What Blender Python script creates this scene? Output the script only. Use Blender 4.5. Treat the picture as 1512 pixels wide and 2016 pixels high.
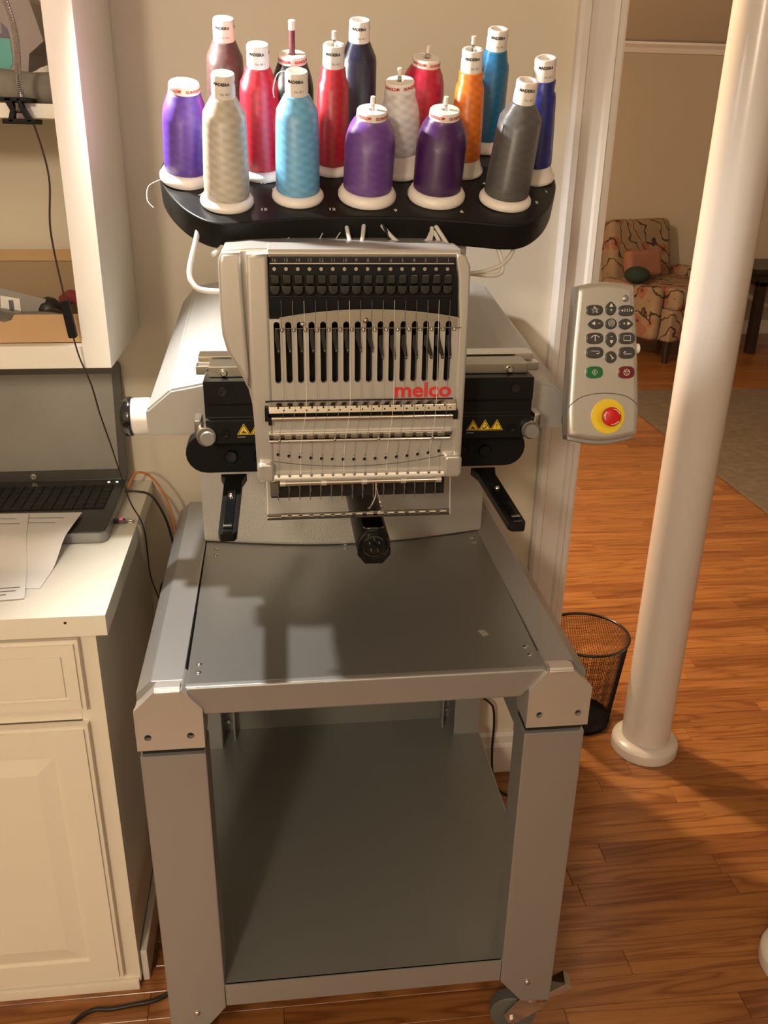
import bpy, bmesh, math, random
from mathutils import Vector, Matrix

# ------------------------------------------------------------------ reset
for o in list(bpy.data.objects):
    bpy.data.objects.remove(o, do_unlink=True)
SC = bpy.context.scene
COL = SC.collection
rnd = random.Random(7)
PI = math.pi
sin, cos, rad = math.sin, math.cos, math.radians

# ------------------------------------------------------------------ camera
yaw, pitch, roll = rad(7.0438), rad(23.3071), rad(0.9973)
fwd = Vector((sin(yaw) * cos(pitch), cos(yaw) * cos(pitch), -sin(pitch)))
rgt = Vector((cos(yaw), -sin(yaw), 0))
upv = rgt.cross(fwd)
r_ = rgt * cos(roll) + upv * sin(roll)
u_ = upv * cos(roll) - rgt * sin(roll)
CAM = Vector((-.10205, -.95114, 1.39))
cd = bpy.data.cameras.new('camera')
cam = bpy.data.objects.new('camera', cd)
COL.objects.link(cam)
M = Matrix((r_, u_, -fwd)).transposed().to_4x4()
M.translation = CAM
cam.matrix_world = M
cd.sensor_fit = 'VERTICAL'
cd.sensor_height = 36
cd.lens = 1723.2 / 2016 * 36
cd.clip_start = .05
SC.camera = cam

# ------------------------------------------------------------------ world, lights, exposure
w = bpy.data.worlds.new('world')
SC.world = w
w.use_nodes = True
w.node_tree.nodes['Background'].inputs[0].default_value = (1, .82, .62, 1)
w.node_tree.nodes['Background'].inputs[1].default_value = .05


def lamp(name, kind, loc, energy, color, size=.1, target=None, spot=None):
    d = bpy.data.lights.new(name, kind)
    d.energy = energy
    d.color = color
    if kind == 'AREA':
        d.shape = 'DISK'
        d.size = size
    else:
        d.shadow_soft_size = size
    if spot:
        d.spot_size = spot[0]
        d.spot_blend = spot[1]
    o = bpy.data.objects.new(name, d)
    COL.objects.link(o)
    o.location = loc
    if target is not None:
        o.rotation_euler = (Vector(target) - Vector(loc)).to_track_quat('-Z', 'Y').to_euler()
    return o


WARM = (1, .82, .62)
LED_W = 44
lamp('ceiling_light_near_room', 'POINT', (-.85, -2.2, 1.95), 90, WARM, .12)
lamp('second_light_near_room', 'POINT', (.6, -2.4, 2.25), 11, WARM, .12)
lamp('ceiling_light_far_room', 'POINT', (-.2, 1.9, 2.2), 185, (1, .75, .48), .06)
lamp('ceiling_light_living_area', 'POINT', (4.2, 1.5, 2.2), 16, (1, .76, .53), .15)

vs = SC.view_settings
vs.view_transform = 'Standard'
vs.look = 'None'
vs.gamma = 1
vs.use_curve_mapping = False
vs.exposure = 0.0

# ------------------------------------------------------------------ materials
MATS = {}


def nodes_of(m):
    nt = m.node_tree
    return nt, nt.nodes, nt.links, nt.nodes['Principled BSDF']


def mat(name, col, rough=.5, metal=0., bump=0., bscale=400., var=0., vscale=6., coat=0., spec=.5, emit=None, trans=0., stretch=None, alpha=1.):
    """procedural principled material: optional colour mottling and fine relief"""
    if name in MATS:
        return MATS[name]
    m = bpy.data.materials.new(name)
    m.use_nodes = True
    nt, N, L, b = nodes_of(m)
    c4 = (*col, 1)
    b.inputs['Base Color'].default_value = c4
    b.inputs['Roughness'].default_value = rough
    b.inputs['Metallic'].default_value = metal
    b.inputs['Coat Weight'].default_value = coat
    b.inputs['Coat Roughness'].default_value = .15
    b.inputs['Specular IOR Level'].default_value = spec
    b.inputs['Transmission Weight'].default_value = trans
    b.inputs['Alpha'].default_value = alpha
    if emit:
        b.inputs['Emission Color'].default_value = (*emit[0], 1)
        b.inputs['Emission Strength'].default_value = emit[1]
    tc = N.new('ShaderNodeTexCoord')
    src = tc.outputs['Object']
    if stretch:
        mp = N.new('ShaderNodeMapping')
        mp.inputs['Scale'].default_value = stretch
        L.new(src, mp.inputs[0])
        src = mp.outputs[0]
    nz = N.new('ShaderNodeTexNoise')
    nz.inputs['Scale'].default_value = vscale
    nz.inputs['Detail'].default_value = 4
    L.new(src, nz.inputs['Vector'])
    v = max(var, .015)
    mx = N.new('ShaderNodeMix')
    mx.data_type = 'RGBA'
    mx.inputs[6].default_value = tuple(max(0, c * (1 - v)) for c in col) + (1,)
    mx.inputs[7].default_value = tuple(min(1, c * (1 + v)) for c in col) + (1,)
    L.new(nz.outputs['Fac'], mx.inputs[0])
    L.new(mx.outputs[2], b.inputs['Base Color'])
    if bump:
        n2 = N.new('ShaderNodeTexNoise')
        n2.inputs['Scale'].default_value = bscale
        n2.inputs['Detail'].default_value = 2
        L.new(src, n2.inputs['Vector'])
        bp = N.new('ShaderNodeBump')
        bp.inputs['Strength'].default_value = bump
        bp.inputs['Distance'].default_value = .001
        L.new(n2.outputs['Fac'], bp.inputs['Height'])
        L.new(bp.outputs[0], b.inputs['Normal'])
    MATS[name] = m
    return m


def thread_mat(name, col, sheen=.0):
    """satin machine-embroidery thread wound on a cone: fine windings plus crossing bands"""
    m = bpy.data.materials.new('thread_' + name)
    m.use_nodes = True
    nt, N, L, b = nodes_of(m)
    tc = N.new('ShaderNodeTexCoord')
    sep = N.new('ShaderNodeSeparateXYZ')
    L.new(tc.outputs['Object'], sep.inputs[0])
    at = N.new('ShaderNodeMath'); at.operation = 'ARCTAN2'
    L.new(sep.outputs[1], at.inputs[0]); L.new(sep.outputs[0], at.inputs[1])

    def helix(k, s):
        a = N.new('ShaderNodeMath'); a.operation = 'MULTIPLY_ADD'
        a.inputs[1].default_value = k
        L.new(at.outputs[0], a.inputs[0])
        z = N.new('ShaderNodeMath'); z.operation = 'MULTIPLY'
        z.inputs[1].default_value = s
        L.new(sep.outputs[2], z.inputs[0]); L.new(z.outputs[0], a.inputs[2])
        s_ = N.new('ShaderNodeMath'); s_.operation = 'SINE'
        L.new(a.outputs[0], s_.inputs[0])
        return s_.outputs[0]
    h1 = helix(7, 60)
    h2 = helix(1, 560)
    mul = N.new('ShaderNodeMath'); mul.operation = 'MULTIPLY'
    L.new(h1, mul.inputs[0]); L.new(h2, mul.inputs[1])
    mr = N.new('ShaderNodeMapRange')
    mr.inputs['From Min'].default_value = -1
    L.new(mul.outputs[0], mr.inputs['Value'])
    mx = N.new('ShaderNodeMix'); mx.data_type = 'RGBA'
    mx.inputs[6].default_value = (*[c * .84 for c in col], 1)
    mx.inputs[7].default_value = (*[min(1, c * 1.1) for c in col], 1)
    L.new(mr.outputs[0], mx.inputs[0])
    L.new(mx.outputs[2], b.inputs['Base Color'])
    fine = helix(1, 9000)
    ad = N.new('ShaderNodeMath'); ad.operation = 'MULTIPLY_ADD'
    ad.inputs[1].default_value = .6
    L.new(mul.outputs[0], ad.inputs[0]); L.new(fine, ad.inputs[2])
    bp = N.new('ShaderNodeBump')
    bp.inputs['Strength'].default_value = .35
    bp.inputs['Distance'].default_value = .0004
    L.new(ad.outputs[0], bp.inputs['Height'])
    L.new(bp.outputs[0], b.inputs['Normal'])
    b.inputs['Roughness'].default_value = .3
    b.inputs['Specular IOR Level'].default_value = .9
    b.inputs['Sheen Weight'].default_value = sheen
    b.inputs['Sheen Tint'].default_value = (*[min(1, c + .3) for c in col], 1)
    b.inputs['Sheen Roughness'].default_value = .4
    return m


def wood_floor_mat():
    m = bpy.data.materials.new('oak_strip_floor')
    m.use_nodes = True
    nt, N, L, b = nodes_of(m)
    geo = N.new('ShaderNodeNewGeometry')
    oi = N.new('ShaderNodeObjectInfo')
    sm = N.new('ShaderNodeMath'); sm.operation = 'ADD'
    L.new(geo.outputs['Random Per Island'], sm.inputs[0]); L.new(oi.outputs['Random'], sm.inputs[1])
    fr = N.new('ShaderNodeMath'); fr.operation = 'FRACT'
    L.new(sm.outputs[0], fr.inputs[0])
    off = N.new('ShaderNodeVectorMath'); off.operation = 'SCALE'
    off.inputs[0].default_value = (17.3, 9.1, 3.7)
    L.new(fr.outputs[0], off.inputs['Scale'])
    ad = N.new('ShaderNodeVectorMath'); ad.operation = 'ADD'
    L.new(geo.outputs['Position'], ad.inputs[0]); L.new(off.outputs[0], ad.inputs[1])
    mp = N.new('ShaderNodeMapping')
    mp.inputs['Scale'].default_value = (1.6, 20, 1)
    L.new(ad.outputs[0], mp.inputs[0])
    # cathedral figure: contour lines of a stretched noise
    n1 = N.new('ShaderNodeTexNoise')
    n1.inputs['Scale'].default_value = 1.0
    n1.inputs['Detail'].default_value = 2
    n1.inputs['Distortion'].default_value = .6
    L.new(mp.outputs[0], n1.inputs['Vector'])
    mm = N.new('ShaderNodeMath'); mm.operation = 'MULTIPLY'
    mm.inputs[1].default_value = 7
    L.new(n1.outputs['Fac'], mm.inputs[0])
    f2 = N.new('ShaderNodeMath'); f2.operation = 'PINGPONG'
    f2.inputs[1].default_value = .5
    L.new(mm.outputs[0], f2.inputs[0])
    mp2 = N.new('ShaderNodeMapping')
    mp2.inputs['Scale'].default_value = (9, 260, 1)
    L.new(ad.outputs[0], mp2.inputs[0])
    n2 = N.new('ShaderNodeTexNoise')
    n2.inputs['Scale'].default_value = 1
    n2.inputs['Detail'].default_value = 3
    L.new(mp2.outputs[0], n2.inputs['Vector'])
    ramp = N.new('ShaderNodeValToRGB')
    e = ramp.color_ramp.elements
    e[0].position = 0.0; e[0].color = (0.200, 0.070, 0.020, 1)
    e[1].position = .22; e[1].color = (0.311, 0.126, 0.037, 1)
    x = ramp.color_ramp.elements.new(.5); x.color = (0.355, 0.152, 0.046, 1)
    L.new(f2.outputs[0], ramp.inputs[0])
    mx = N.new('ShaderNodeMix'); mx.data_type = 'RGBA'; mx.blend_type = 'MULTIPLY'
    mx.inputs[0].default_value = .55
    L.new(ramp.outputs[0], mx.inputs[6])
    cr = N.new('ShaderNodeValToRGB')
    cr.color_ramp.elements[0].position = .3; cr.color_ramp.elements[0].color = (.74, .70, .66, 1)
    cr.color_ramp.elements[1].position = .65; cr.color_ramp.elements[1].color = (1, 1, 1, 1)
    L.new(n2.outputs['Fac'], cr.inputs[0])
    L.new(cr.outputs[0], mx.inputs[7])
    tint = N.new('ShaderNodeValToRGB')
    t = tint.color_ramp.elements
    t[0].position = 0; t[0].color = (.72, .62, .55, 1)
    t[1].position = 1; t[1].color = (1.12, 1.1, 1.0, 1)
    y = t.new(.35); y.color = (.95, .9, .84, 1)
    L.new(fr.outputs[0], tint.inputs[0])
    m3 = N.new('ShaderNodeMix'); m3.data_type = 'RGBA'; m3.blend_type = 'MULTIPLY'
    m3.inputs[0].default_value = 1
    L.new(mx.outputs[2], m3.inputs[6]); L.new(tint.outputs[0], m3.inputs[7])
    L.new(m3.outputs[2], b.inputs['Base Color'])
    b.inputs['Roughness'].default_value = .34
    b.inputs['Coat Weight'].default_value = .25
    b.inputs['Coat Roughness'].default_value = .18
    bp = N.new('ShaderNodeBump')
    bp.inputs['Strength'].default_value = .12
    bp.inputs['Distance'].default_value = .001
    L.new(n2.outputs['Fac'], bp.inputs['Height'])
    L.new(bp.outputs[0], b.inputs['Normal'])
    MATS['floor'] = m
    return m


def floral_mat():
    """tapestry upholstery: tan ground, rust medallions and dark scrolls"""
    m = bpy.data.materials.new('floral_tapestry')
    m.use_nodes = True
    nt, N, L, b = nodes_of(m)
    tc = N.new('ShaderNodeTexCoord')
    nz = N.new('ShaderNodeTexNoise'); nz.inputs['Scale'].default_value = 9; nz.inputs['Detail'].default_value = 3
    L.new(tc.outputs['Object'], nz.inputs['Vector'])
    ad = N.new('ShaderNodeVectorMath'); ad.operation = 'MULTIPLY_ADD'
    ad.inputs[1].default_value = (.09, .09, .09)
    L.new(nz.outputs['Color'], ad.inputs[0]); L.new(tc.outputs['Object'], ad.inputs[2])
    vo = N.new('ShaderNodeTexVoronoi'); vo.inputs['Scale'].default_value = 8.5
    L.new(ad.outputs[0], vo.inputs['Vector'])
    r1 = N.new('ShaderNodeValToRGB')
    e = r1.color_ramp.elements
    e[0].position = 0; e[0].color = (0.074, 0.028, 0.019, 1)
    e[1].position = 1; e[1].color = (0.260, 0.180, 0.112, 1)
    for p, c in ((.14, (0.124, 0.037, 0.022, 1)), (.2, (0.310, 0.124, 0.074, 1)), (.36, (0.291, 0.118, 0.071, 1)), (.42, (0.298, 0.211, 0.130, 1))):
        k = e.new(p); k.color = c
    L.new(vo.outputs['Distance'], r1.inputs[0])
    wv = N.new('ShaderNodeTexWave'); wv.inputs['Scale'].default_value = 4.6
    wv.inputs['Distortion'].default_value = 14; wv.inputs['Detail'].default_value = 3
    wv.wave_type = 'BANDS'; wv.bands_direction = 'DIAGONAL'
    L.new(tc.outputs['Object'], wv.inputs['Vector'])
    r2 = N.new('ShaderNodeValToRGB')
    q = r2.color_ramp.elements
    q[0].position = .93; q[0].color = (0, 0, 0, 1)
    q[1].position = .96; q[1].color = (1, 1, 1, 1)
    L.new(wv.outputs['Color'], r2.inputs[0])
    mx = N.new('ShaderNodeMix'); mx.data_type = 'RGBA'
    mx.inputs[7].default_value = (.05, .028, .016, 1)
    L.new(r2.outputs[0], mx.inputs[0]); L.new(r1.outputs[0], mx.inputs[6])
    L.new(mx.outputs[2], b.inputs['Base Color'])
    b.inputs['Roughness'].default_value = .9
    MATS['floral'] = m
    return m


mat('wall', (.70, .63, .51), .7, bump=.05, bscale=250, var=.02, vscale=2)
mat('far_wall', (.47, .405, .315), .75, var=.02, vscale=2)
mat('trim', (.73, .68, .64), .24, var=.02)
mat('ceiling', (.72, .67, .58), .85, var=.02)
mat('cab', (.83, .77, .66), .38, var=.02, bump=.04, bscale=60)
mat('shelf_white', (.86, .83, .76), .4, var=.015)
mat('counter', (.83, .80, .70), .32, var=.015)
mat('silver', (.37, .37, .365), .36, .55, bump=.06, bscale=1800, var=.02)
mat('silver_face', (.62, .60, .57), .30, .6, bump=.04, bscale=2200, var=.015)
mat('silver_rough', (.50, .49, .46), .38, .5, bump=.55, bscale=420, var=.03)
mat('silver_housing', (.50, .495, .475), .45, .35, bump=.12, bscale=900, var=.02)
mat('table_grey', (.235, .235, .225), .30, .55, bump=.05, bscale=1600, var=.02)
mat('shelf_grey', (.225, .23, .22), .42, .4, bump=.05, bscale=1200, var=.03)
mat('black', (.009, .009, .009), .5, var=.05, spec=.12)
mat('black_satin', (.010, .010, .010), .38, bump=.05, bscale=900, var=.05, spec=.16)
mat('black_gloss', (.008, .008, .008), .12, coat=.5, var=.05)
mat('dark', (.006, .006, .006), .7)
mat('chrome', (.72, .70, .66), .12, 1., var=.02)
mat('steel', (.55, .54, .51), .25, 1., var=.03)
mat('brass_grey', (.46, .44, .38), .3, 1., var=.04)
mat('white_plastic', (.86, .83, .78), .35, var=.01)
mat('spool_white', (.84, .78, .72), .38, var=.015)
mat('tube', (.85, .82, .76), .3, trans=.25, var=.02)
mat('card', (.55, .36, .19), .8, var=.08, vscale=20)
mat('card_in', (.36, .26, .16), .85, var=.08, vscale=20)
mat('paper', (.83, .81, .79), .7, var=.01)
mat('ink', (.16, .15, .16), .8)
mat('ink_red', (.55, .05, .04), .6)
mat('ink_black', (.02, .02, .02), .6)
mat('print_white', (.85, .85, .83), .5)
mat('logo_red', (.66, .03, .035), .4)
mat('yellow', (.85, .60, .02), .4)
mat('yellow_disc', (.86, .66, .03), .35)
mat('red_btn', (.62, .015, .015), .3)
mat('green_btn', (.01, .16, .05), .25, coat=.4)
mat('maroon_btn', (.16, .012, .02), .25, coat=.4)
mat('grey_btn', (.05, .05, .048), .32, coat=.3)
mat('cord_black', (.012, .010, .009), .45)
mat('cord_brown', (.035, .02, .012), .45)
mat('orange_cable', (.50, .16, .035), .5)
mat('wood_dark', (.02, .012, .009), .35, var=.2, vscale=12)
mat('rug', (.135, .10, .068), .95, bump=.8, bscale=60, var=.45, vscale=26)
mat('lcd', (.20, .195, .18), .34, metal=.5, var=.18, vscale=9)
mat('laptop_bezel', (.028, .026, .024), .25, coat=.2)
mat('laptop_grey', (.25, .25, .25), .35, .4)
mat('key', (.010, .010, .010), .5)
mat('green_fabric', (.015, .03, .022), .85)
mat('pink_fabric', (.30, .13, .085), .85, var=.2)
mat('led_white', (1, 1, 1), .4, emit=((1, .98, .95), 5))
mat('led_red', (.5, .02, .06), .2, emit=((1, .05, .12), 1.2))
mat('usb_body', (.02, .01, .03), .25, coat=.5)
mat('teal', (.12, .45, .43), .5)
mat('slate', (.13, .13, .19), .5)
mat('box_grey', (.36, .30, .30), .6)
mat('cloth_grey', (.24, .22, .20), .9, var=.3, vscale=60, bump=.4, bscale=120)
mat('cloth_white', (.78, .74, .70), .85, var=.05)
mat('bag_clear', (.22, .20, .19), .15, trans=.15, var=.4, vscale=30)
mat('dark_items', (.022, .02, .02), .45, var=.4, vscale=30)
mat('red_items', (.25, .035, .04), .5, var=.3, vscale=30)
mat('tag_grey', (.30, .28, .26), .6)
mat('gooseneck', (.58, .56, .56), .25, .9, var=.05)
mat('mirror', (.56, .54, .50), .14, 1., var=.06, vscale=14)
mat('wood_grain_side', (.80, .75, .65), .5)
mat('pin_tip', (.86, .80, .70), .4)
mat('pin_brown', (.13, .045, .05), .4)
mat('wheel_grey', (.10, .10, .095), .5)
wood_floor_mat()
floral_mat()
# clear guard film
gm = bpy.data.materials.new('clear_film')
gm.use_nodes = True
gnt = gm.node_tree
gnt.nodes.remove(gnt.nodes['Principled BSDF'])
tr = gnt.nodes.new('ShaderNodeBsdfTransparent')
gl = gnt.nodes.new('ShaderNodeBsdfGlossy')
gl.inputs['Roughness'].default_value = .06
mxs = gnt.nodes.new('ShaderNodeMixShader')
mxs.inputs[0].default_value = .015
gnt.links.new(tr.outputs[0], mxs.inputs[1])
gnt.links.new(gl.outputs[0], mxs.inputs[2])
gnt.links.new(mxs.outputs[0], gnt.nodes['Material Output'].inputs[0])
MATS['clear'] = gm

# ------------------------------------------------------------------ builders
WM = {}


def tag(o, label=None, cat=None, group=None, kind=None):
    if label:
        o['label'] = label
    if cat:
        o['category'] = cat
    if group:
        o['group'] = group
    if kind:
        o['kind'] = kind
    return o


def thing(name, label, cat, loc=(0, 0, 0), rot=None, group=None):
    o = bpy.data.objects.new(name, None)
    o.empty_display_size = .02
    COL.objects.link(o)
    mw = Matrix.Translation(loc)
    if rot is not None:
        mw = mw @ rot.to_4x4()
    o.matrix_world = mw
    WM[o] = mw
    return tag(o, label, cat, group)


def obj(name, bm, m, parent=None, local=False, smooth=True, label=None, kind=None, angle=46):
    """one mesh object; coordinates are world unless local=True"""
    me = bpy.data.meshes.new(name)
    bmesh.ops.recalc_face_normals(bm, faces=bm.faces)
    bm.to_mesh(me)
    bm.free()
    me.materials.append(MATS[m] if isinstance(m, str) else m)
    o = bpy.data.objects.new(name, me)
    COL.objects.link(o)
    if parent is not None:
        o.parent = parent
        if not local:
            me.transform(WM[parent].inverted())
        WM[o] = WM[parent]
    else:
        WM[o] = Matrix()
    if smooth:
        for p in me.polygons:
            p.use_smooth = True
        try:
            me.set_sharp_from_angle(angle=rad(angle))
        except Exception:
            pass
        wn = o.modifiers.new('weighted_normal', 'WEIGHTED_NORMAL')
        wn.keep_sharp = True
    return tag(o, label=label, kind=kind)


def solo(name, bm, m, label, cat, base, group=None, kind=None, smooth=True, angle=46):
    """a top-level thing that is one mesh with its origin at base"""
    o = obj(name, bm, m, None, smooth=smooth, angle=angle)
    o.data.transform(Matrix.Translation(-Vector(base)))
    o.location = base
    WM[o] = Matrix.Translation(base)
    return tag(o, label, cat, group, kind)


def struct(name, bm, m, label, parent=None, smooth=False):
    o = obj(name, bm, m, parent, smooth=smooth)
    return tag(o, label, 'structure' if False else None, None, 'structure')


def box(x0, x1, y0, y1, z0, z1, bev=0, bm=None, seg=2):
    b = bmesh.new()
    r = bmesh.ops.create_cube(b, size=1)
    for v in b.verts:
        v.co = Vector((x0 + (v.co.x + .5) * (x1 - x0), y0 + (v.co.y + .5) * (y1 - y0), z0 + (v.co.z + .5) * (z1 - z0)))
    if bev:
        bmesh.ops.bevel(b, geom=b.edges[:], offset=bev, segments=seg, affect='EDGES', profile=.6)
    return join(bm, b)


def join(bm, b):
    if bm is None:
        return b
    me = bpy.data.meshes.new('tmp')
    b.to_mesh(me)
    b.free()
    bm.from_mesh(me)
    bpy.data.meshes.remove(me)
    return bm


def loop_pts(P):
    return [Vector(p) for p in P]


def prism(pts, axis, a0, a1, bev=0, holes=(), bm=None, seg=2, bev_caps_only=False):
    """extrude a 2D outline. axis 'Y': pts are (x,z); 'Z': (x,y); 'X': (y,z). holes: lists of points"""
    def P3(p, a):
        if axis == 'Y':
            return (p[0], a, p[1])
        if axis == 'Z':
            return (p[0], p[1], a)
        return (a, p[0], p[1])
    b = bmesh.new()
    if not holes:
        f0 = b.faces.new([b.verts.new(P3(p, a0)) for p in pts])
        fs = [f0]
    else:
        es = []
        for lp in [pts] + list(holes):
            vs_ = [b.verts.new(P3(p, a0)) for p in lp]
            for i in range(len(vs_)):
                es.append(b.edges.new((vs_[i], vs_[(i + 1) % len(vs_)])))
        bmesh.ops.triangle_fill(b, edges=es, use_beauty=True, use_dissolve=False)
        fs = b.faces[:]
    d = Vector(P3((0, 0), a1)) - Vector(P3((0, 0), a0))
    r = bmesh.ops.extrude_face_region(b, geom=fs)
    bmesh.ops.translate(b, verts=[v for v in r['geom'] if isinstance(v, bmesh.types.BMVert)], vec=d)
    bmesh.ops.recalc_face_normals(b, faces=b.faces)
    if bev:
        if bev_caps_only:
            ed = [e for e in b.edges if len(e.link_faces) == 2 and abs((e.verts[0].co - e.verts[1].co).dot(d.normalized())) < 1e-7 and e.calc_face_angle(0) > .6]
        else:
            ed = [e for e in b.edges if len(e.link_faces) == 2 and e.calc_face_angle(0) > .5]
        bmesh.ops.bevel(b, geom=ed, offset=bev, segments=seg, affect='EDGES', profile=.6, clamp_overlap=True)
    return join(bm, b)


def lathe(prof, c=(0, 0, 0), axis='Z', n=28, bm=None):
    """profile [(r, h)] turned around axis through c; closed with caps where r>0 at the ends"""
    b = bmesh.new()
    rings = []
    for r, h in prof:
        ring = []
        for i in range(n):
            a = 2 * PI * i / n
            p = (r * cos(a), r * sin(a), h)
            if axis == 'Y':
                p = (p[0], p[2], p[1])
            elif axis == 'X':
                p = (p[2], p[0], p[1])
            ring.append(b.verts.new(Vector(p) + Vector(c)))
        rings.append(ring)
    for k in range(len(rings) - 1):
        for i in range(n):
            b.faces.new((rings[k][i], rings[k][(i + 1) % n], rings[k + 1][(i + 1) % n], rings[k + 1][i]))
    if prof[0][0] > 1e-6:
        b.faces.new(rings[0])
    if prof[-1][0] > 1e-6:
        b.faces.new(rings[-1])
    bmesh.ops.remove_doubles(b, verts=b.verts, dist=1e-7)
    return join(bm, b)


def cyl(c0, c1, r, n=16, bm=None, r2=None):
    c0, c1 = Vector(c0), Vector(c1)
    b = bmesh.new()
    d = c1 - c0
    bmesh.ops.create_cone(b, cap_ends=True, segments=n, radius1=r, radius2=r if r2 is None else r2, depth=d.length)
    q = Vector((0, 0, 1)).rotation_difference(d.normalized())
    bmesh.ops.transform(b, matrix=Matrix.Translation((c0 + c1) / 2) @ q.to_matrix().to_4x4(), verts=b.verts)
    return join(bm, b)


def spline(pts, sub=8):
    P = [Vector(p) for p in pts]
    if len(P) < 3:
        return P
    out = []
    for i in range(len(P) - 1):
        p0 = P[max(i - 1, 0)]
        p1, p2 = P[i], P[i + 1]
        p3 = P[min(i + 2, len(P) - 1)]
        for k in range(sub):
            t = k / sub
            out.append(.5 * ((2 * p1) + (p2 - p0) * t + (2 * p0 - 5 * p1 + 4 * p2 - p3) * t * t + (3 * p1 - p0 - 3 * p2 + p3) * t ** 3))
    out.append(P[-1])
    return out


def tube(pts, r, n=8, bm=None, sub=8, smoothp=True):
    P = spline(pts, sub) if smoothp else [Vector(p) for p in pts]
    b = bmesh.new()
    prev = None
    t0 = (P[1] - P[0]).normalized()
    nrm = t0.orthogonal().normalized()
    for i, p in enumerate(P):
        t = (P[min(i + 1, len(P) - 1)] - P[max(i - 1, 0)]).normalized()
        nrm = (nrm - t * nrm.dot(t)).normalized()
        bn = t.cross(nrm)
        rr = r[i * len(r) // len(P)] if isinstance(r, (list, tuple)) else r
        ring = [b.verts.new(p + (nrm * cos(2 * PI * k / n) + bn * sin(2 * PI * k / n)) * rr) for k in range(n)]
        if prev:
            for k in range(n):
                b.faces.new((prev[k], prev[(k + 1) % n], ring[(k + 1) % n], ring[k]))
        else:
            b.faces.new(ring)
        prev = ring
    b.faces.new(prev)
    return join(bm, b)


def text_bm(s, size, align='CENTER', depth=0.0, bold=0.0):
    """flat lettering in the XY plane as a bmesh"""
    c = bpy.data.curves.new('txt', 'FONT')
    c.body = s
    c.size = size
    c.align_x = align
    c.align_y = 'CENTER'
    c.offset = bold
    c.extrude = depth
    c.resolution_u = 3
    o = bpy.data.objects.new('txt', c)
    COL.objects.link(o)
    dg = bpy.context.evaluated_depsgraph_get()
    me = bpy.data.meshes.new_from_object(o.evaluated_get(dg))
    b = bmesh.new()
    b.from_mesh(me)
    bpy.data.objects.remove(o)
    bpy.data.curves.remove(c)
    bpy.data.meshes.remove(me)
    return b


def xf(b, m):
    bmesh.ops.transform(b, matrix=m, verts=b.verts)
    return b


# frame that stands lettering up on an XZ plane facing -Y
STAND = Matrix.Rotation(PI / 2, 4, 'X')


def on_front(b, x, y, z):
    return xf(b, Matrix.Translation((x, y, z)) @ STAND)


def stadium(cx, cz, wd, ht, n=8):
    """rounded slot outline, long side vertical"""
    r = wd / 2
    pts = []
    for i in range(n + 1):
        a = PI * i / n
        pts.append((cx + r * cos(a), cz + ht / 2 - r + r * sin(a)))
    for i in range(n + 1):
        a = PI + PI * i / n
        pts.append((cx + r * cos(a), cz - ht / 2 + r + r * sin(a)))
    return pts


def circ(cx, cz, r, n=12):
    return [(cx + r * cos(2 * PI * i / n), cz + r * sin(2 * PI * i / n)) for i in range(n)]


def rrect(x0, x1, z0, z1, r, n=5):
    pts = []
    for cx, cz, a0 in ((x1 - r, z1 - r, 0), (x0 + r, z1 - r, PI / 2), (x0 + r, z0 + r, PI), (x1 - r, z0 + r, 1.5 * PI)):
        for i in range(n + 1):
            a = a0 + PI / 2 * i / n
            pts.append((cx + r * cos(a), cz + r * sin(a)))
    return pts


# ================================================================== SETTING
WY = .69      # face of the back wall
H_ = 2.44
# floor: sub-floor slab and oak strips
sub = struct('floor', box(-2.2, 6.6, -3.4, 5.7, -.05, -.012), 'dark', 'oak strip floor with narrow honey-brown boards')
PW = .0525
LENS = [.32, .44, .56, .7, .86, 1.02]
plank_me = []
for L_ in LENS:
    bmx = box(0, L_ - .0006, 0, PW - .0006, -.012, 0, bev=.0008, seg=1)
    me = bpy.data.meshes.new('plank')
    bmesh.ops.recalc_face_normals(bmx, faces=bmx.faces)
    bmx.to_mesh(me)
    bmx.free()
    me.materials.append(MATS['floor'])
    plank_me.append(me)


def pix(p):
    d = Vector(p) - CAM
    t = d.dot(fwd)
    if t < .1:
        return None
    return (756 + 1723.2 * d.dot(r_) / t, 1008 - 1723.2 * d.dot(u_) / t)


planks = []
yy = -1.2
ri = 0
while yy < 5.62:
    rr = random.Random(ri * 13 + 5)
    xx = -1.8 - rr.random() * .8
    while xx < 5.6:
        k = rr.randrange(6)
        planks.append((xx, yy, k))
        xx += LENS[k]
    yy += PW
    ri += 1


def plank_seen(p):
    x, y, k = p
    hits = 0
    for f in (.1, .5, .9):
        q = pix((x + LENS[k] * f, y + PW / 2, 0))
        if q and -40 < q[0] < 1552 and 0 < q[1] < 2060:
            gx = x + LENS[k] * f
            # not behind the cabinet, the back wall or under the stand
            if gx < -.38 and y > .2:
                continue
            if gx < .42 and y > .72:
                continue
            hits += 1
    return hits > 0


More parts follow.
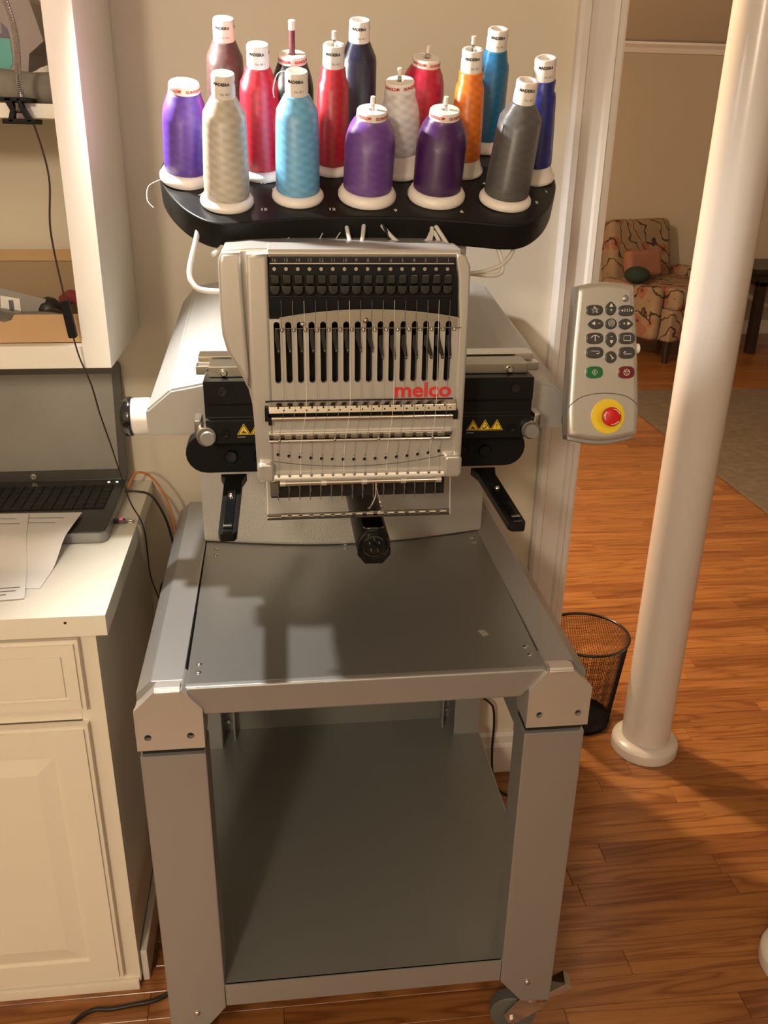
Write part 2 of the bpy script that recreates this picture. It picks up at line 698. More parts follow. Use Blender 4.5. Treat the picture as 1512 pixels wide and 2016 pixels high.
vis = sorted([p for p in planks if plank_seen(p)], key=lambda p: (Vector((p[0] + LENS[p[2]] / 2, p[1], 0)) - CAM).length)
near = vis[:290]
nearset = set(near)
for (x, y, k) in near:
    o = bpy.data.objects.new('plank', plank_me[k])
    COL.objects.link(o)
    o.parent = sub
    o.location = (x, y, 0)
bmf = bmesh.new()
for p in planks:
    if p in nearset:
        continue
    x, y, k = p
    L_ = LENS[k]
    vsb = [bmf.verts.new(c) for c in ((x, y, 0), (x + L_ - .0006, y, 0), (x + L_ - .0006, y + PW - .0006, 0), (x, y + PW - .0006, 0),
                                      (x, y, -.012), (x + L_ - .0006, y, -.012), (x + L_ - .0006, y + PW - .0006, -.012), (x, y + PW - .0006, -.012))]
    for f in ((0, 1, 2, 3), (0, 1, 5, 4), (1, 2, 6, 5), (2, 3, 7, 6), (3, 0, 4, 7)):
        bmf.faces.new([vsb[i] for i in f])
obj('far_planks', bmf, 'floor', sub, smooth=False, kind='stuff')

struct('wall_back', box(-2.2, .425, WY, WY + .12, 0, H_), 'wall', 'cream painted wall behind the embroidery machine')
struct('wall_left', box(-2.3, -2.2, -3.4, 5.6, 0, H_), 'wall', 'cream painted side wall')
struct('wall_rear', box(-2.3, 6.7, -3.5, -3.4, 0, H_), 'wall', 'cream painted wall behind the viewer')
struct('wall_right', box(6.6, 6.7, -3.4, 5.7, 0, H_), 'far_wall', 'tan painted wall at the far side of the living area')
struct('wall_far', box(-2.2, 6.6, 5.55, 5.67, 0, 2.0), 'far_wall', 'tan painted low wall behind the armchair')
struct('ceiling', box(-2.3, 6.7, -3.5, 3.9, H_, H_ + .08), 'ceiling', 'flat pale ceiling')
# the far ceiling slopes down to the low wall
struct('ceiling_slope', prism([(3.9, H_), (5.6, 1.99), (5.68, 1.99), (5.68, 2.1), (3.9, H_ + .1)], 'X', -2.2, 6.6), 'ceiling', 'sloping ceiling coming down to the far low wall')
struct('trim_1', prism([(5.55, 1.93), (5.535, 1.935), (5.528, 1.965), (5.51, 1.985), (5.51, 2.0), (5.55, 2.0)], 'X', -2.2, 6.6), 'trim', 'slim crown moulding along the top of the far wall')
struct('baseboard_far', box(-2.2, 6.6, 5.532, 5.55, 0, .11, bev=.004), 'trim', 'white baseboard of the far wall')
# baseboard on the back wall
struct('baseboard_back', prism([(WY, 0), (WY - .016, 0), (WY - .016, .072), (WY - .011, .082), (WY - .011, .1), (WY - .005, .108), (WY, .108)], 'X', -.36, .425), 'trim', 'white moulded baseboard under the cream wall')
# casing of the wide opening: stepped moulding and jamb
cas = struct('trim_2', prism([(.415, WY), (.415, WY - .016), (.421, WY - .022), (.432, WY - .022), (.436, WY - .015), (.447, WY - .013), (.470, WY - .013), (.474, WY - .018), (.482, WY - .02),
                              (.486, WY - .014), (.495, WY - .014), (.500, WY - .010), (.500, WY + .135), (.415, WY + .135), (.415, WY + .12), (.425, WY + .12), (.425, WY)], 'Z', 0, H_), 'trim',
             'white moulded casing at the end of the cream wall')


# columns
def column(cx, cy, label):
    t = thing('column', label, 'column', (cx, cy, 0), group=None)
    obj('shaft', lathe([(.0575, .03), (.0575, 1.0), (.054, 1.75), (.051, H_ - .09), (.051, H_)], (cx, cy, 0), n=48), 'trim', t)
    obj('plinth_ring', lathe([(.078, .0), (.080, .003), (.080, .022), (.078, .028), (.072, .032), (.064, .035), (.0575, .038)], (cx, cy, 0), n=48), 'trim', t)
    obj('capital_ring', lathe([(.0515, H_ - .07), (.066, H_ - .05), (.072, H_ - .045), (.072, H_)], (cx, cy, 0), n=48), 'trim', t)
    return t


column(.768, .733, 'white round column standing beside the black mesh wastebasket')
column(.818, .093, 'white round column whose base ring stands on bare floor away from the wastebasket')
# ================================================================== MACHINE STAND
st = thing('machine_stand', 'silver grey metal machine stand with flat table, open shelf and castors', 'stand', (0, .3, 0))
tt = prism([(-.234, .004), (.236, .004), (.241, .448), (.2, .433), (.12, .42), (0.01, .414), (-.1, .42), (-.2, .433), (-.237, .438)], 'Z', .732, .742, bev=.0015, bev_caps_only=True)
table = obj('table_top', tt, 'table_grey', st, label='flat dark grey metal table top')
# folded front lip of the table with a rolled upper edge and mitred lower corners
lip = prism([(-.234, .7425), (.236, .7425), (.236, .735), (.205, .7), (-.213, .7), (-.234, .735)], 'Y', 0, .012, bev=.0035, bev_caps_only=True, seg=3)
obj('table_lip', lip, 'silver', st, label='bright rolled front edge of the table')
for sx in (-1, 1):
    # side rails: flat top, sloped outer edge, deep web
    pr_ = [(sx * .2385, .742), (sx * .280, .742), (sx * .300, .724), (sx * .300, .552), (sx * .2425, .552), (sx * .2385, .56)]
    obj('side_rail', prism(pr_, 'Y', .02, .62, bev=.002), 'silver', st)
    # front leg with clipped foot
    lg = [(sx * .2145, .639), (sx * .2145, .158), (sx * .252, .108), (sx * .300, .104), (sx * .300, .639)]
    leg = obj('leg', prism(lg, 'Y', 0, .052, bev=.003), 'silver', st)
    obj('leg_post', box(min(sx * .218, sx * .297), max(sx * .218, sx * .297), .007, .046, .62, .67), 'dark', leg)
    obj('leg', prism([(sx * .245, .56), (sx * .245, .11), (sx * .300, .11), (sx * .300, .56)], 'Y', .565, .62, bev=.003), 'silver', st)
    obj('bolt', lathe([(.0, -.0035), (.003, -.0035), (.0048, -.002), (.005, 0)], (sx * .259, 0, .152), 'Y', 16), 'chrome', leg)
    # corner cap over the leg: clipped top corners and two bolt holes
    cp = [(sx * .2145, .652), (sx * .2145, .712), (sx * .2385, .7425), (sx * .272, .7425), (sx * .301, .713), (sx * .301, .652)]
    holes = [circ(sx * .232, .672, .0048, 14), circ(sx * .286, .672, .0048, 14)]
    cb = prism(cp, 'Y', -.004, .004, holes=holes)
    cap = obj('corner_cap', cb, 'silver_face', st, angle=30)
    obj('cap_body', prism([(p[0] * .999, p[1] - (.001 if p[1] > .7 else 0)) for p in cp], 'Y', .0045, .05, bev=.003), 'silver_face', cap)
    for hx in (.232, .286):
        obj('bolt', cyl((sx * hx, .0042, .672), (sx * hx, .0025, .672), .0047, 12), 'dark', cap)  # dark disc painted as the shaded depth of the empty bolt hole
    obj('cap_lip', prism([(-.004, .735), (-.005, .7405), (-.001, .7455), (.012, .7455), (.012, .742), (0, .735)], 'X', sx * .2405, sx * .273, bev=.0008), 'silver_face', cap)
# shelf with front lip, rear panel with stiffening fins
sh = obj('lower_shelf', box(-.300, .300, .002, .625, .198, .204, bev=.001), 'shelf_grey', st, label='wide grey sheet metal shelf')
obj('shelf_lip', box(-.2140, .2140, .001, .006, .160, .204, bev=.001), 'silver', sh)
for sx in (-1, 1):
    obj('shelf_side', box(min(sx * .298, sx * .302), max(sx * .298, sx * .302), .06, .56, .16, .203), 'silver', sh)
rp = obj('rear_panel', box(-.300, .300, .625, .63, .16, .70), 'shelf_grey', st)
for fx in (-.222, .225):
    obj('fin', box(fx - .0015, fx + .0015, .59, .625, .204, .55), 'silver', rp)
    obj('bolt', lathe([(.0, -.004), (.004, -.004), (.0055, 0)], (fx + (.014 if fx > 0 else -.014), .625, .228), 'Y', 14), 'steel', rp)
for sx in (-1, 1):
    obj('light_block_strip', box(min(sx * .222, sx * .2384), max(sx * .222, sx * .2384), .014, .42, .715, .7315), 'dark', table)  # added strip, stops lamp light leaking through the gap beside the table
# countersunk table screws
for sx_, sy_ in ((-.219, .405), (-.2185, .385), (-.221, .055), (-.2205, .035), (.222, .415), (.2225, .395), (.2235, .058), (.2245, .038), (.0, .405), (.0, .39)):
    obj('screw', lathe([(.0, .7435), (.0022, .7435), (.0038, .7425), (.004, .742)], (sx_, sy_, 0), 'Z', 14), 'steel', table)
obj('sticker', prism([(.166, .106), (.176, .107), (.18, .093), (.171, .089)], 'Z', .7421, .7425), 'tag_grey', table, label='small pale torn sticker')
MATS['tag_grey'].node_tree.nodes['Principled BSDF'].inputs['Roughness'].default_value = .6


def caster(cx, cy, ang):
    R = Matrix.Translation((cx, cy, 0)) @ Matrix.Rotation(ang, 4, 'Z')
    b = lathe([(.020, .084), (.026, .088), (.026, .098), (.018, .104), (.018, .112)], n=22)
    c = obj('caster', xf(b, R), 'chrome', st)
    fk = bmesh.new()
    for s in (-1, 1):
        prism([(-.022, .088), (.02, .088), (.045, .045), (.036, .028), (.022, .03), (-.018, .07)], 'Y', s * .0185, s * .0165, bm=fk)
    box(-.022, .02, -.0185, .0185, .083, .088, bm=fk)
    obj('fork', xf(fk, R), 'chrome', c, label='bright chrome fork')
    obj('wheel', xf(lathe([(.012, -.012), (.034, -.012), (.0375, -.009), (.0375, .009), (.034, .012), (.012, .012)], (.03, 0, .0375), 'Y', 28), R), 'wheel_grey', c, label='grey rubber wheel')
    obj('axle_nut', xf(cyl((.03, -.023, .0375), (.03, .023, .0375), .0055, 6), R), 'chrome', c)
    bk = prism([(-.02, .095), (-.05, .12), (-.062, .112), (-.05, .098), (-.02, .082)], 'Y', -.014, .014, bev=.0015)
    obj('brake_pedal', xf(bk, R), 'chrome', c)
    return c


caster(.282, .035, rad(250 - 180 + 100))
caster(-.268, .035, rad(120))
caster(.272, .59, rad(100))
caster(-.272, .59, rad(80))

# ================================================================== EMBROIDERY MACHINE
MX = .02
mc = thing('embroidery_machine', 'silver sixteen-needle embroidery machine with black thread tray on top', 'embroidery machine', (MX, .45, .742))
# pedestal housing with textured paint and bowed front
arc = [(-.24 + .485 * i / 14, .437 - .036 * sin(PI * i / 14) + .008 * i / 14) for i in range(15)]
obj('base_housing', prism(arc + [(.245, .64), (-.24, .64)], 'Z', .7425, .965, bev=.006, bev_caps_only=True), 'silver_rough', mc, label='pebble-textured silver pedestal housing')
# rear body: lofted from the front section to the wall
fs_ = [(-.295, .984), (-.2955, 1.022), (-.259, 1.052), (-.211, 1.061), (.25, 1.061), (.300, 1.052), (.337, 1.022), (.337, .984)]
bs_ = [(-.272, .984), (-.270, 1.112), (-.245, 1.142), (-.2, 1.150), (.24, 1.150), (.272, 1.142), (.306, 1.10), (.312, .984)]
bb = bmesh.new()
A = [bb.verts.new((x, .285, z)) for x, z in fs_]
B = [bb.verts.new((x, .645, z)) for x, z in bs_]
bb.faces.new(A)
bb.faces.new(B[::-1])
for i in range(8):
    j = (i + 1) % 8
    bb.faces.new((A[i], A[j], B[j], B[i]))
bmesh.ops.recalc_face_normals(bb, faces=bb.faces)
bmesh.ops.bevel(bb, geom=[e for e in bb.edges if e.calc_face_angle(0) > .1], offset=.003, segments=2, affect='EDGES')
obj('rear_body', bb, 'silver_housing', mc, label='wide sloping silver housing behind the needle case', angle=20)
# hand wheel on the left flank
hw = obj('hand_wheel', lathe([(.0, -.294), (.0265, -.294), (.0275, -.297), (.0275, -.318), (.026, -.321), (.0, -.321)], (0, .33, 1.001), 'X', 36), 'white_plastic', mc, label='white hand wheel with black rim')
obj('rim', lathe([(.0, -.321), (.0285, -.321), (.0295, -.324), (.0285, -.331), (.024, -.336), (.0, -.336)], (0, .33, 1.001), 'X', 36), 'black_gloss', hw)
# carriage rails over the body
obj('rail', box(-.219, .272, .268, .29, 1.078, 1.0905, bev=.0012), 'steel', mc)
r2 = obj('rail', box(-.216, .266, .280, .315, 1.0915, 1.101, bev=.0012), 'chrome', mc)
obj('slot_strip', box(.12, .21, .2672, .2685, 1.081, 1.0875), 'brass_grey', mc)
obj('slot_strip', box(-.19, -.12, .2672, .2685, 1.081, 1.0875), 'brass_grey', mc)
bk = obj('carriage_bracket', box(-.198, .243, .225, .268, 1.0855, 1.1, bev=.0012), 'brass_grey', mc)
for sx in (-.178, .217):
    obj('bolt', lathe([(.0, -.005), (.0035, -.005), (.005, -.003), (.005, 0)], (sx, .225, 1.0915), 'Y', 14), 'chrome', bk)
# black beam with stepped face
bp_ = [(.205, 1.085), (.205, 1.054), (.2075, 1.051), (.2075, 1.034), (.2035, 1.031), (.2035, .998), (.262, .998), (.262, 1.085)]
bm_ = obj('carriage_beam', prism(bp_, 'X', -.205, .248, bev=.0012), 'black_satin', mc, label='black metal carriage beam with warning stickers')
for sx, sz in ((-.18, 1.071), (-.179, 1.012), (.222, 1.07), (.221, 1.012)):
    obj('bolt', lathe([(.0035, -.0005), (.0035, -.003), (.0062, -.003), (.0068, 0)], (sx, .2035 if sz < 1.03 else .205, sz), 'Y', 16), 'black_gloss', bm_)


def warning(x, z, kind):
    y = .2028
    s = .0082
    tri = [(x + s * 1.15 * cos(rad(a)), z + s * 1.15 * sin(rad(a))) for a in (90, 210, 330)]

    def scale(k):
        cx = sum(p[0] for p in tri) / 3
        cz = sum(p[1] for p in tri) / 3
        return [(cx + (p[0] - cx) * k, cz + (p[1] - cz) * k) for p in tri]
    o = obj('warning_sticker', prism(scale(1.12), 'Y', y, y + .0007), 'yellow', bm_, label='yellow triangular warning sticker', smooth=False)
    obj('border', prism(scale(1.0), 'Y', y - .00018, y), 'ink_black', bm_, smooth=False)
    obj('field', prism(scale(.8), 'Y', y - .00036, y - .00018), 'yellow', bm_, smooth=False)
    b = bmesh.new()
    if kind == 0:      # hand under needle
        prism([(x - .0034, z - .0026), (x + .0036, z - .003), (x + .0036, z - .0018), (x + .001, z - .0005), (x - .001, z + .001), (x - .0018, z - .0008), (x - .0034, z - .0014)], 'Y', y - .00054, y - .00036, bm=b)
        prism([(x - .0003, z + .005), (x + .0007, z + .005), (x + .0002, z + .0005)], 'Y', y - .00054, y - .00036, bm=b)
    elif kind == 1:    # pinched hand
        prism([(x - .004, z - .0008), (x - .0006, z - .0012), (x + .003, z + .002), (x + .0036, z + .0014), (x + .0006, z - .0028), (x - .0036, z - .003)], 'Y', y - .00054, y - .00036, bm=b)
        prism([(x - .001, z + .0038), (x + .001, z + .0038), (x, z + .0012)], 'Y', y - .00054, y - .00036, bm=b)
    else:              # exclamation mark
        prism([(x - .0007, z + .0045), (x + .0007, z + .0045), (x + .0004, z - .0005), (x - .0004, z - .0005)], 'Y', y - .00054, y - .00036, bm=b)
        prism(circ(x, z - .002, .0007, 8), 'Y', y - .00054, y - .00036, bm=b)
    obj('symbol', b, 'ink_black', bm_, smooth=False)


warning(-.154, 1.016, 0)
warning(-.1365, 1.016, 1)
warning(.1645, 1.015, 0)
warning(.1815, 1.015, 1)
warning(.1985, 1.015, 2)
obj('sticker_print', box(.1555, .166, .2029, .2034, 1.0058, 1.0068), 'tag_grey', bm_)
obj('sticker_print', box(-.163, -.152, .2029, .2034, 1.0068, 1.0078), 'tag_grey', bm_)
# end rollers
for sx in (-.2045, .2465):
    ro = obj('end_roller', prism([(sx + .0135 * cos(rad(a)), 1.0105 + .0135 * sin(rad(a))) for a in range(0, 360, 18)], 'Y', .196, .225, bev=.0012, bev_caps_only=True), 'steel', mc)
    obj('roller_cap', lathe([(.0, .1935), (.009, .1935), (.0105, .1955), (.0105, .197)], (sx + .002, 0, 1.0085), 'Y', 24), 'silver', ro)
    dx = -.016 if sx < 0 else .006
    obj('roller_bracket', box(sx + dx, sx + dx + .01, .205, .24, 1.01, 1.032, bev=.003), 'steel', ro)


# hoop carriage plate with round ends and two hoop arms
def round_bar(x0, x1, z0, z1, n=10):
    r = (z1 - z0) / 2
    zc = (z0 + z1) / 2
    P = [(x1 - r + r * cos(-PI / 2 + PI * i / n), zc + r * sin(-PI / 2 + PI * i / n)) for i in range(n + 1)]
    P += [(x0 + r + r * cos(PI / 2 + PI * i / n), zc + r * sin(PI / 2 + PI * i / n)) for i in range(n + 1)]
    return P


pl = obj('hoop_carriage', prism(round_bar(-.2405, .258, .936, .995), 'Y', .255, .30, bev=.003, bev_caps_only=True), 'black', mc, label='black round-ended hoop carriage')
for sx in (-.176, -.135, .196, .16):
    obj('bolt', lathe([(.0, -.006), (.008, -.006), (.0095, -.004), (.0095, 0)], (sx, .255, .962), 'Y', 18), 'black_gloss', pl)
for ax, sgn in ((-.174, -1), (.197, 1)):
    P = [(ax - .019, .262), (ax - .013, .235), (ax - .0115, .06), (ax - .0085, .053), (ax + .0085, .053), (ax + .0115, .06), (ax + .013, .235), (ax + .019, .262)]
    a_ = obj('hoop_arm', prism(P, 'Z', .920, .932, bev=.0018), 'black_satin', mc, label='black hoop holding arm reaching forward')
    obj('channel', prism([(ax - .006, .19), (ax + .006, .19), (ax + .006, .066), (ax - .006, .066)], 'Z', .9322, .934, bev=.0006), 'black_gloss', a_)
    obj('spring_clip', box(ax - .0055, ax + .0055, .0655, .071, .934, .937, bev=.0008), 'steel', a_)
    obj('spring_clip', box(ax - .006, ax + .006, .054, .060, .9322, .9345, bev=.0008), 'black_gloss', a_)
    obj('screw', lathe([(.0, .938), (.0028, .937), (.0042, .934), (.0045, .932)], (ax, .172, 0), 'Z', 14), 'chrome', a_)
# lower arm with rotary hook at its end
AX, AZ = .0155, .8835
ap = [(AX + .0228 * cos(rad(a)), AZ + .0228 * sin(rad(a))) for a in range(-8, 189, 14)]
ap += [(AX - .0228, AZ - .008), (AX - .012, AZ - .0245), (AX + .012, AZ - .0245), (AX + .0228, AZ - .008)]
la = obj('lower_arm', prism(ap, 'Y', .108, .43, bev=.0012, bev_caps_only=True), 'black_satin', mc, label='black cylinder arm with the rotary hook')
obj('hook_ring', lathe([(.0185, .108), (.0215, .108), (.022, .104), (.0205, .1025), (.0185, .104)], (AX, 0, AZ), 'Y', 36), 'black_gloss', la)
obj('rotary_hook', lathe([(.0, .0985), (.004, .0985), (.005, .101), (.012, .1015), (.0135, .0995), (.0165, .1), (.0178, .104), (.0178, .11)], (AX, 0, AZ), 'Y', 36), 'black_gloss', la)
for k, (dx, dz) in enumerate(((-.006, .005), (.007, .005), (-.004, -.006), (.005, -.0065), (0, .0105))):
    obj('rivet', cyl((AX + dx, .0982, AZ + dz), (AX + dx, .1008, AZ + dz), .0013, 8), 'chrome', la)
obj('hook_cover', prism([(AX - .0225, AZ - .004), (AX - .0225, AZ - .012), (AX - .012, AZ - .0255), (AX + .012, AZ - .0255), (AX + .0225, AZ - .012), (AX + .0225, AZ - .004), (AX + .014, AZ - .014), (AX, AZ - .0185), (AX - .014, AZ - .014)], 'Y', .1, .112, bev=.001), 'black_gloss', la)
obj('needle_plate', prism(rrect(AX - .014, AX + .014, .11, .16, .006), 'Z', AZ + .0222, AZ + .0236), 'chrome', la)
# ---- needle case
FY = .10
hp = [(-.1655, 1.2635), (-.1715, 1.252), (-.172, 1.19), (-.171, 1.163), (-.166, 1.143), (-.153, 1.12), (-.143, 1.098), (-.1385, 1.075), (-.1365, 1.04), (-.1345, .986), (.126, .986), (.1265, 1.25), (.120, 1.262), (.11, 1.2665), (-.1, 1.2665), (-.135, 1.266)]
obj('needle_case', prism(hp, 'Y', .127, .265, bev=.004, bev_caps_only=True, seg=3), 'silver_face', mc, label='silver painted needle case shell')
# raised cheek on the left with its flowing lower edge
ck = [(-.1665, 1.262), (-.1700, 1.25), (-.1705, 1.19), (-.1695, 1.164), (-.1645, 1.144), (-.1515, 1.121), (-.1425, 1.099), (-.1400, 1.118), (-.1415, 1.16), (-.1430, 1.225), (-.1440, 1.262)]
obj('cheek', prism(ck, 'Y', .112, .135, bev=.006, bev_caps_only=True, seg=4), 'silver_face', mc)
# pillars left and right of the face
obj('pillar', prism([(-.1375, 1.262), (-.1385, 1.14), (-.1365, 1.07), (-.135, .99), (-.1125, .99), (-.1125, 1.262)], 'Y', FY, .135, bev=.005, bev_caps_only=True, seg=4), 'silver_face', mc)
pr2 = [(.1085, 1.2635), (.120, 1.2615), (.1265, 1.248), (.1275, 1.20), (.127, .99), (.116, .99), (.1155, 1.188), (.1135, 1.215), (.1125, 1.235), (.1085, 1.257)]
obj('pillar', prism(pr2, 'Y', FY - .001, .135, bev=.003, bev_caps_only=True, seg=3), 'silver_face', mc)
obj('top_bar', prism([(FY + .004, 1.2575), (FY + .001, 1.262), (FY + .004, 1.2675), (.15, 1.2695), (.15, 1.2575)], 'X', -.1125, .1145, bev=.0015), 'silver_face', mc)
# tension panel: barrel-shaped black recess with studs and knobs
SX = [-.106 + .208 * i / 15 for i in range(16)]
tp = obj('tension_panel', prism([(.127, 1.258), (FY + .010, 1.258), (FY + .007, 1.245), (FY + .005, 1.225), (FY + .004, 1.205), (FY + .006, 1.18), (.127, 1.18)], 'X', -.1124, .1135, bev=.001), 'black', mc, label='black thread tension panel with knobs')
ls = obj('number_strip', box(-.1095, .1075, FY + .0015, FY + .012, 1.2515, 1.258), 'dark', mc)
obj('strip_edge', box(-.1105, .1065, FY + .001, FY + .012, 1.2505, 1.2517), 'chrome', ls)
nb_ = bmesh.new()
for i, x in enumerate(SX):
    join(nb_, on_front(text_bm(str(16 - i), .0058), x * .985 - .001, FY + .0012, 1.2548))
obj('numerals', nb_, 'tag_grey', ls, smooth=False)
for i, x in enumerate(SX):
    xx = x * .985 - .001
    obj('stud', lathe([(.0, -.002), (.0022, -.002), (.0028, .001), (.0028, .004)], (xx, FY + .006, 1.2445), 'Y', 12), 'steel', tp)
    # tension roller: upper pad and lower rounded grip
    obj('tension_roller', prism(rrect(xx - .0042, xx + .0052, 1.228, 1.2385, .0018, 3), 'Y', FY - .0015, FY + .012, bev=.0012, bev_caps_only=True), 'black_gloss', tp)
    obj('tension_knob', prism([(xx + .0055 * cos(rad(a)), 1.2212 + .0055 * sin(rad(a))) for a in range(180, 361, 20)] + [(xx + .0055, 1.2262), (xx - .0055, 1.2262)], 'Y', FY - .003, FY + .01, bev=.0012, bev_caps_only=True), 'black_gloss', tp)
    obj('pocket_edge', box(xx - .0055, xx + .0062, FY + .002, FY + .006, 1.2128, 1.2136), 'black_gloss', tp)


# front panel with sixteen slots and the row of needle-clamp holes
def seam(x):
    t = (x + .132) / .256
    return 1.0115 + (1.0155 - 1.0115) * t - .0145 * 4 * t * (1 - t)


SLOT_W, S_T, S_B = .0074, 1.184, 1.109
holes = [stadium(x + .0012, (S_T + S_B) / 2, SLOT_W, S_T - S_B) for x in SX]
HX = [-.108 + .206 * i / 15 for i in range(16)]
HZ = []
for x in HX:
    t = (x + .108) / .206
    HZ.append(1.0165 - .009 * 4 * t * (1 - t) * .95 + .0 * t)
holes += [circ(x, z, .0024, 10) for x, z in zip(HX, HZ)]
ol = [(-.1125, 1.187)] + [(.1155, 1.187)] + [(.126, 1.16)] * 0
sea = [(.117 - (.117 + .1345) * i / 20, seam(.117 - (.117 + .1345) * i / 20) + .0004) for i in range(21)]
ol = [(-.1134, 1.187), (.1158, 1.187), (.117, 1.1)] + sea + [(-.1345, 1.07), (-.1134, 1.085)]
fp = obj('front_panel', prism(ol, 'Y', FY + .001, FY + .006, holes=holes), 'silver_face', mc, angle=30, label='silver front panel with sixteen thread slots')
obj('slot_shade_plate', box(-.1115, .1155, FY + .020, FY + .0265, .99, 1.187), 'dark', mc)  # dark plate standing in for the shadow inside slots and holes
# raised lips around slots
for i, x in enumerate(SX):
    o_ = stadium(x + .0012, (S_T + S_B) / 2, SLOT_W + .0012, S_T - S_B + .0012)
    i_ = stadium(x + .0012, (S_T + S_B) / 2, SLOT_W, S_T - S_B)
    obj('slot_rim', prism(o_, 'Y', FY + .0002, FY + .0012, holes=[i_]), 'silver_face', fp)
# polished strip above the slots, arched top, notched round the slots
np_ = [(-.1035, 1.1775)]
for x in SX:
    c = x + .0012
    w2 = SLOT_W / 2 + .0006
    if c - w2 < -.1035:
        np_ = [(-.1012, 1.1775)]
        continue
    np_ += [(c - w2, 1.1775), (c - w2, 1.1805)] + [(c + w2 * cos(rad(a)), 1.1805 + w2 * sin(rad(a))) for a in (150, 120, 90, 60, 30)] + [(c + w2, 1.1805), (c + w2, 1.1775)]
np_ += [(.1135, 1.1775)]
np_ += [(.1135 - .2147 * i / 16, 1.187 + .0105 * (1 - ((.1135 - .2147 * i / 16 - .004) / .112) ** 2)) for i in range(17)]
ms = obj('polished_strip', prism(np_, 'Y', FY - .0012, FY + .0008), 'mirror', mc, label='polished steel strip above the slots', smooth=False)
obj('strip_edge', tube([(x_, FY - .001, z_ + .0003) for x_, z_ in np_[-17:]], .0008, 6), 'silver_face', ms)
obj('rivet', lathe([(.0, -.0032), (.002, -.0028), (.0035, -.001), (.0035, .0012)], (.0015, FY - .001, 1.1855), 'Y', 14), 'chrome', ms)
obj('rivet', lathe([(.0, -.0032), (.002, -.0028), (.0035, -.001), (.0035, .0012)], (-.074, FY - .001, 1.1815), 'Y', 14), 'chrome', ms)
wr = obj('guide_wire', tube([(-.104, FY - .004, 1.1765), (.118, FY - .004, 1.1765)], .0006, 6), 'steel', mc)
for x in SX:
    obj('bead', lathe([(.0, -.0022), (.0016, -.0015), (.0022, 0), (.0016, .0015), (0, .0022)], (x + .0075, FY - .004, 1.1745), 'Y', 10), 'chrome', wr)
# take-up levers inside the slots
for i, x in enumerate(SX):
    c = x + .0012
    big = i in (13, 14)
    out = .0052 if big else (.0006 + .0004 * (i % 3) if i > 6 else -.0006)
    z0 = 1.143 if i >= 9 else 1.152
    o = bmesh.new()
    prism([(c - .0022, z0 + .024), (c + .0016, z0 + .026), (c + out + .0036, z0 + .001), (c + out + .0034, z0 - .005), (c + out + .0006, z0 - .005), (c + out, z0 - .001), (c - .0026, z0 + .012)], 'Y', FY - .004, FY + .018, bev=.0007, bm=o)
    tl = obj('take_up_lever', o, 'black_gloss', mc)
    obj('thread_eye', cyl((c + out + .0019, FY - .0043, z0 - .002), (c + out + .0019, FY - .003, z0 - .002), .0008, 8), 'steel', tl)
# brand lettering
lg_ = on_front(text_bm('melco', .0268, bold=.00075), .0745, FY + .0004, 1.0965)
bx = [v.co.x for v in lg_.verts]
k_ = .0715 / (max(bx) - min(bx))
bmesh.ops.transform(lg_, matrix=Matrix.Translation((.0745, 0, 0)) @ Matrix.Diagonal((k_, 1, 1, 1)) @ Matrix.Translation((-(max(bx) + min(bx)) / 2, 0, 0)), verts=lg_.verts)
bz = [v.co.z for v in lg_.verts]
for v in lg_.verts:
    v.co.z = 1.0885 + (v.co.z - min(bz)) * (.0195 / (max(bz) - min(bz)))
obj('brand_lettering', lg_, 'logo_red', fp, smooth=False, label='red brand lettering on the front panel')
# upper thread guide: perforated plate over a polished rod
g1 = obj('thread_guide', prism([(FY - .002, 1.0865), (FY - .009, 1.082), (FY - .0105, 1.074), (FY - .008, 1.0735), (FY - .0, 1.083)], 'X', -.1175, .1155, bev=.0005), 'chrome', mc, label='polished upper thread guide plate')
obj('shadow_gap', box(-.1215, .1125, FY - .002, FY + .002, 1.0855, 1.0875), 'dark', g1)
obj('backing_strip', box(-.1185, .116, FY - .003, FY + .001, 1.0665, 1.0745), 'black', g1)
for i in range(32):
    x = -.106 + .214 * i / 31
    obj('eyelet', cyl((x, FY - .0102, 1.0795 - (.0022 if i % 2 else -.0012)), (x, FY - .007, 1.0805 - (.0022 if i % 2 else -.0012)), .0011, 8), 'ink_black', g1)
obj('rod', cyl((-.116, FY - .007, 1.0665), (.114, FY - .007, 1.0665), .0031, 14), 'chrome', g1)
obj('rod_end', prism([(-.1225, 1.0815), (-.1185, 1.0815), (-.1185, 1.069), (-.1145, 1.069), (-.1145, 1.059), (-.1185, 1.059), (-.1185, 1.064), (-.1225, 1.064)], 'Y', FY - .011, FY + .001, bev=.0006), 'black', g1)
obj('rod_end', box(.112, .118, FY - .011, FY + .001, 1.0625, 1.0745, bev=.001), 'black', g1)
# lower thread guide: clip comb over a dark polished tray
g2 = obj('lower_guide', prism([(FY - .0005, 1.0405), (FY - .0065, 1.0385), (FY - .0075, 1.0365), (FY - .0045, 1.0335), (FY - .0005, 1.0335)], 'X', -.1185, .111, bev=.0005), 'mirror', mc, label='polished lower thread guide with clips')
obj('comb_bar', box(-.1185, .1125, FY - .0055, FY - .0005, 1.0405, 1.0465, bev=.0008), 'chrome', g2)
for i in range(16):
    x = -.1085 + .207 * i / 15
    obj('clip', box(x - .0046, x + .0046, FY - .0068, FY - .0053, 1.0395, 1.0445, bev=.0004), 'brass_grey', g2)
    if i in (0, 5, 9, 14):
        obj('screw', lathe([(.0, -.002), (.0015, -.0015), (.002, 0)], (x + .003, FY - .0068, 1.0378), 'Y', 10), 'chrome', g2)
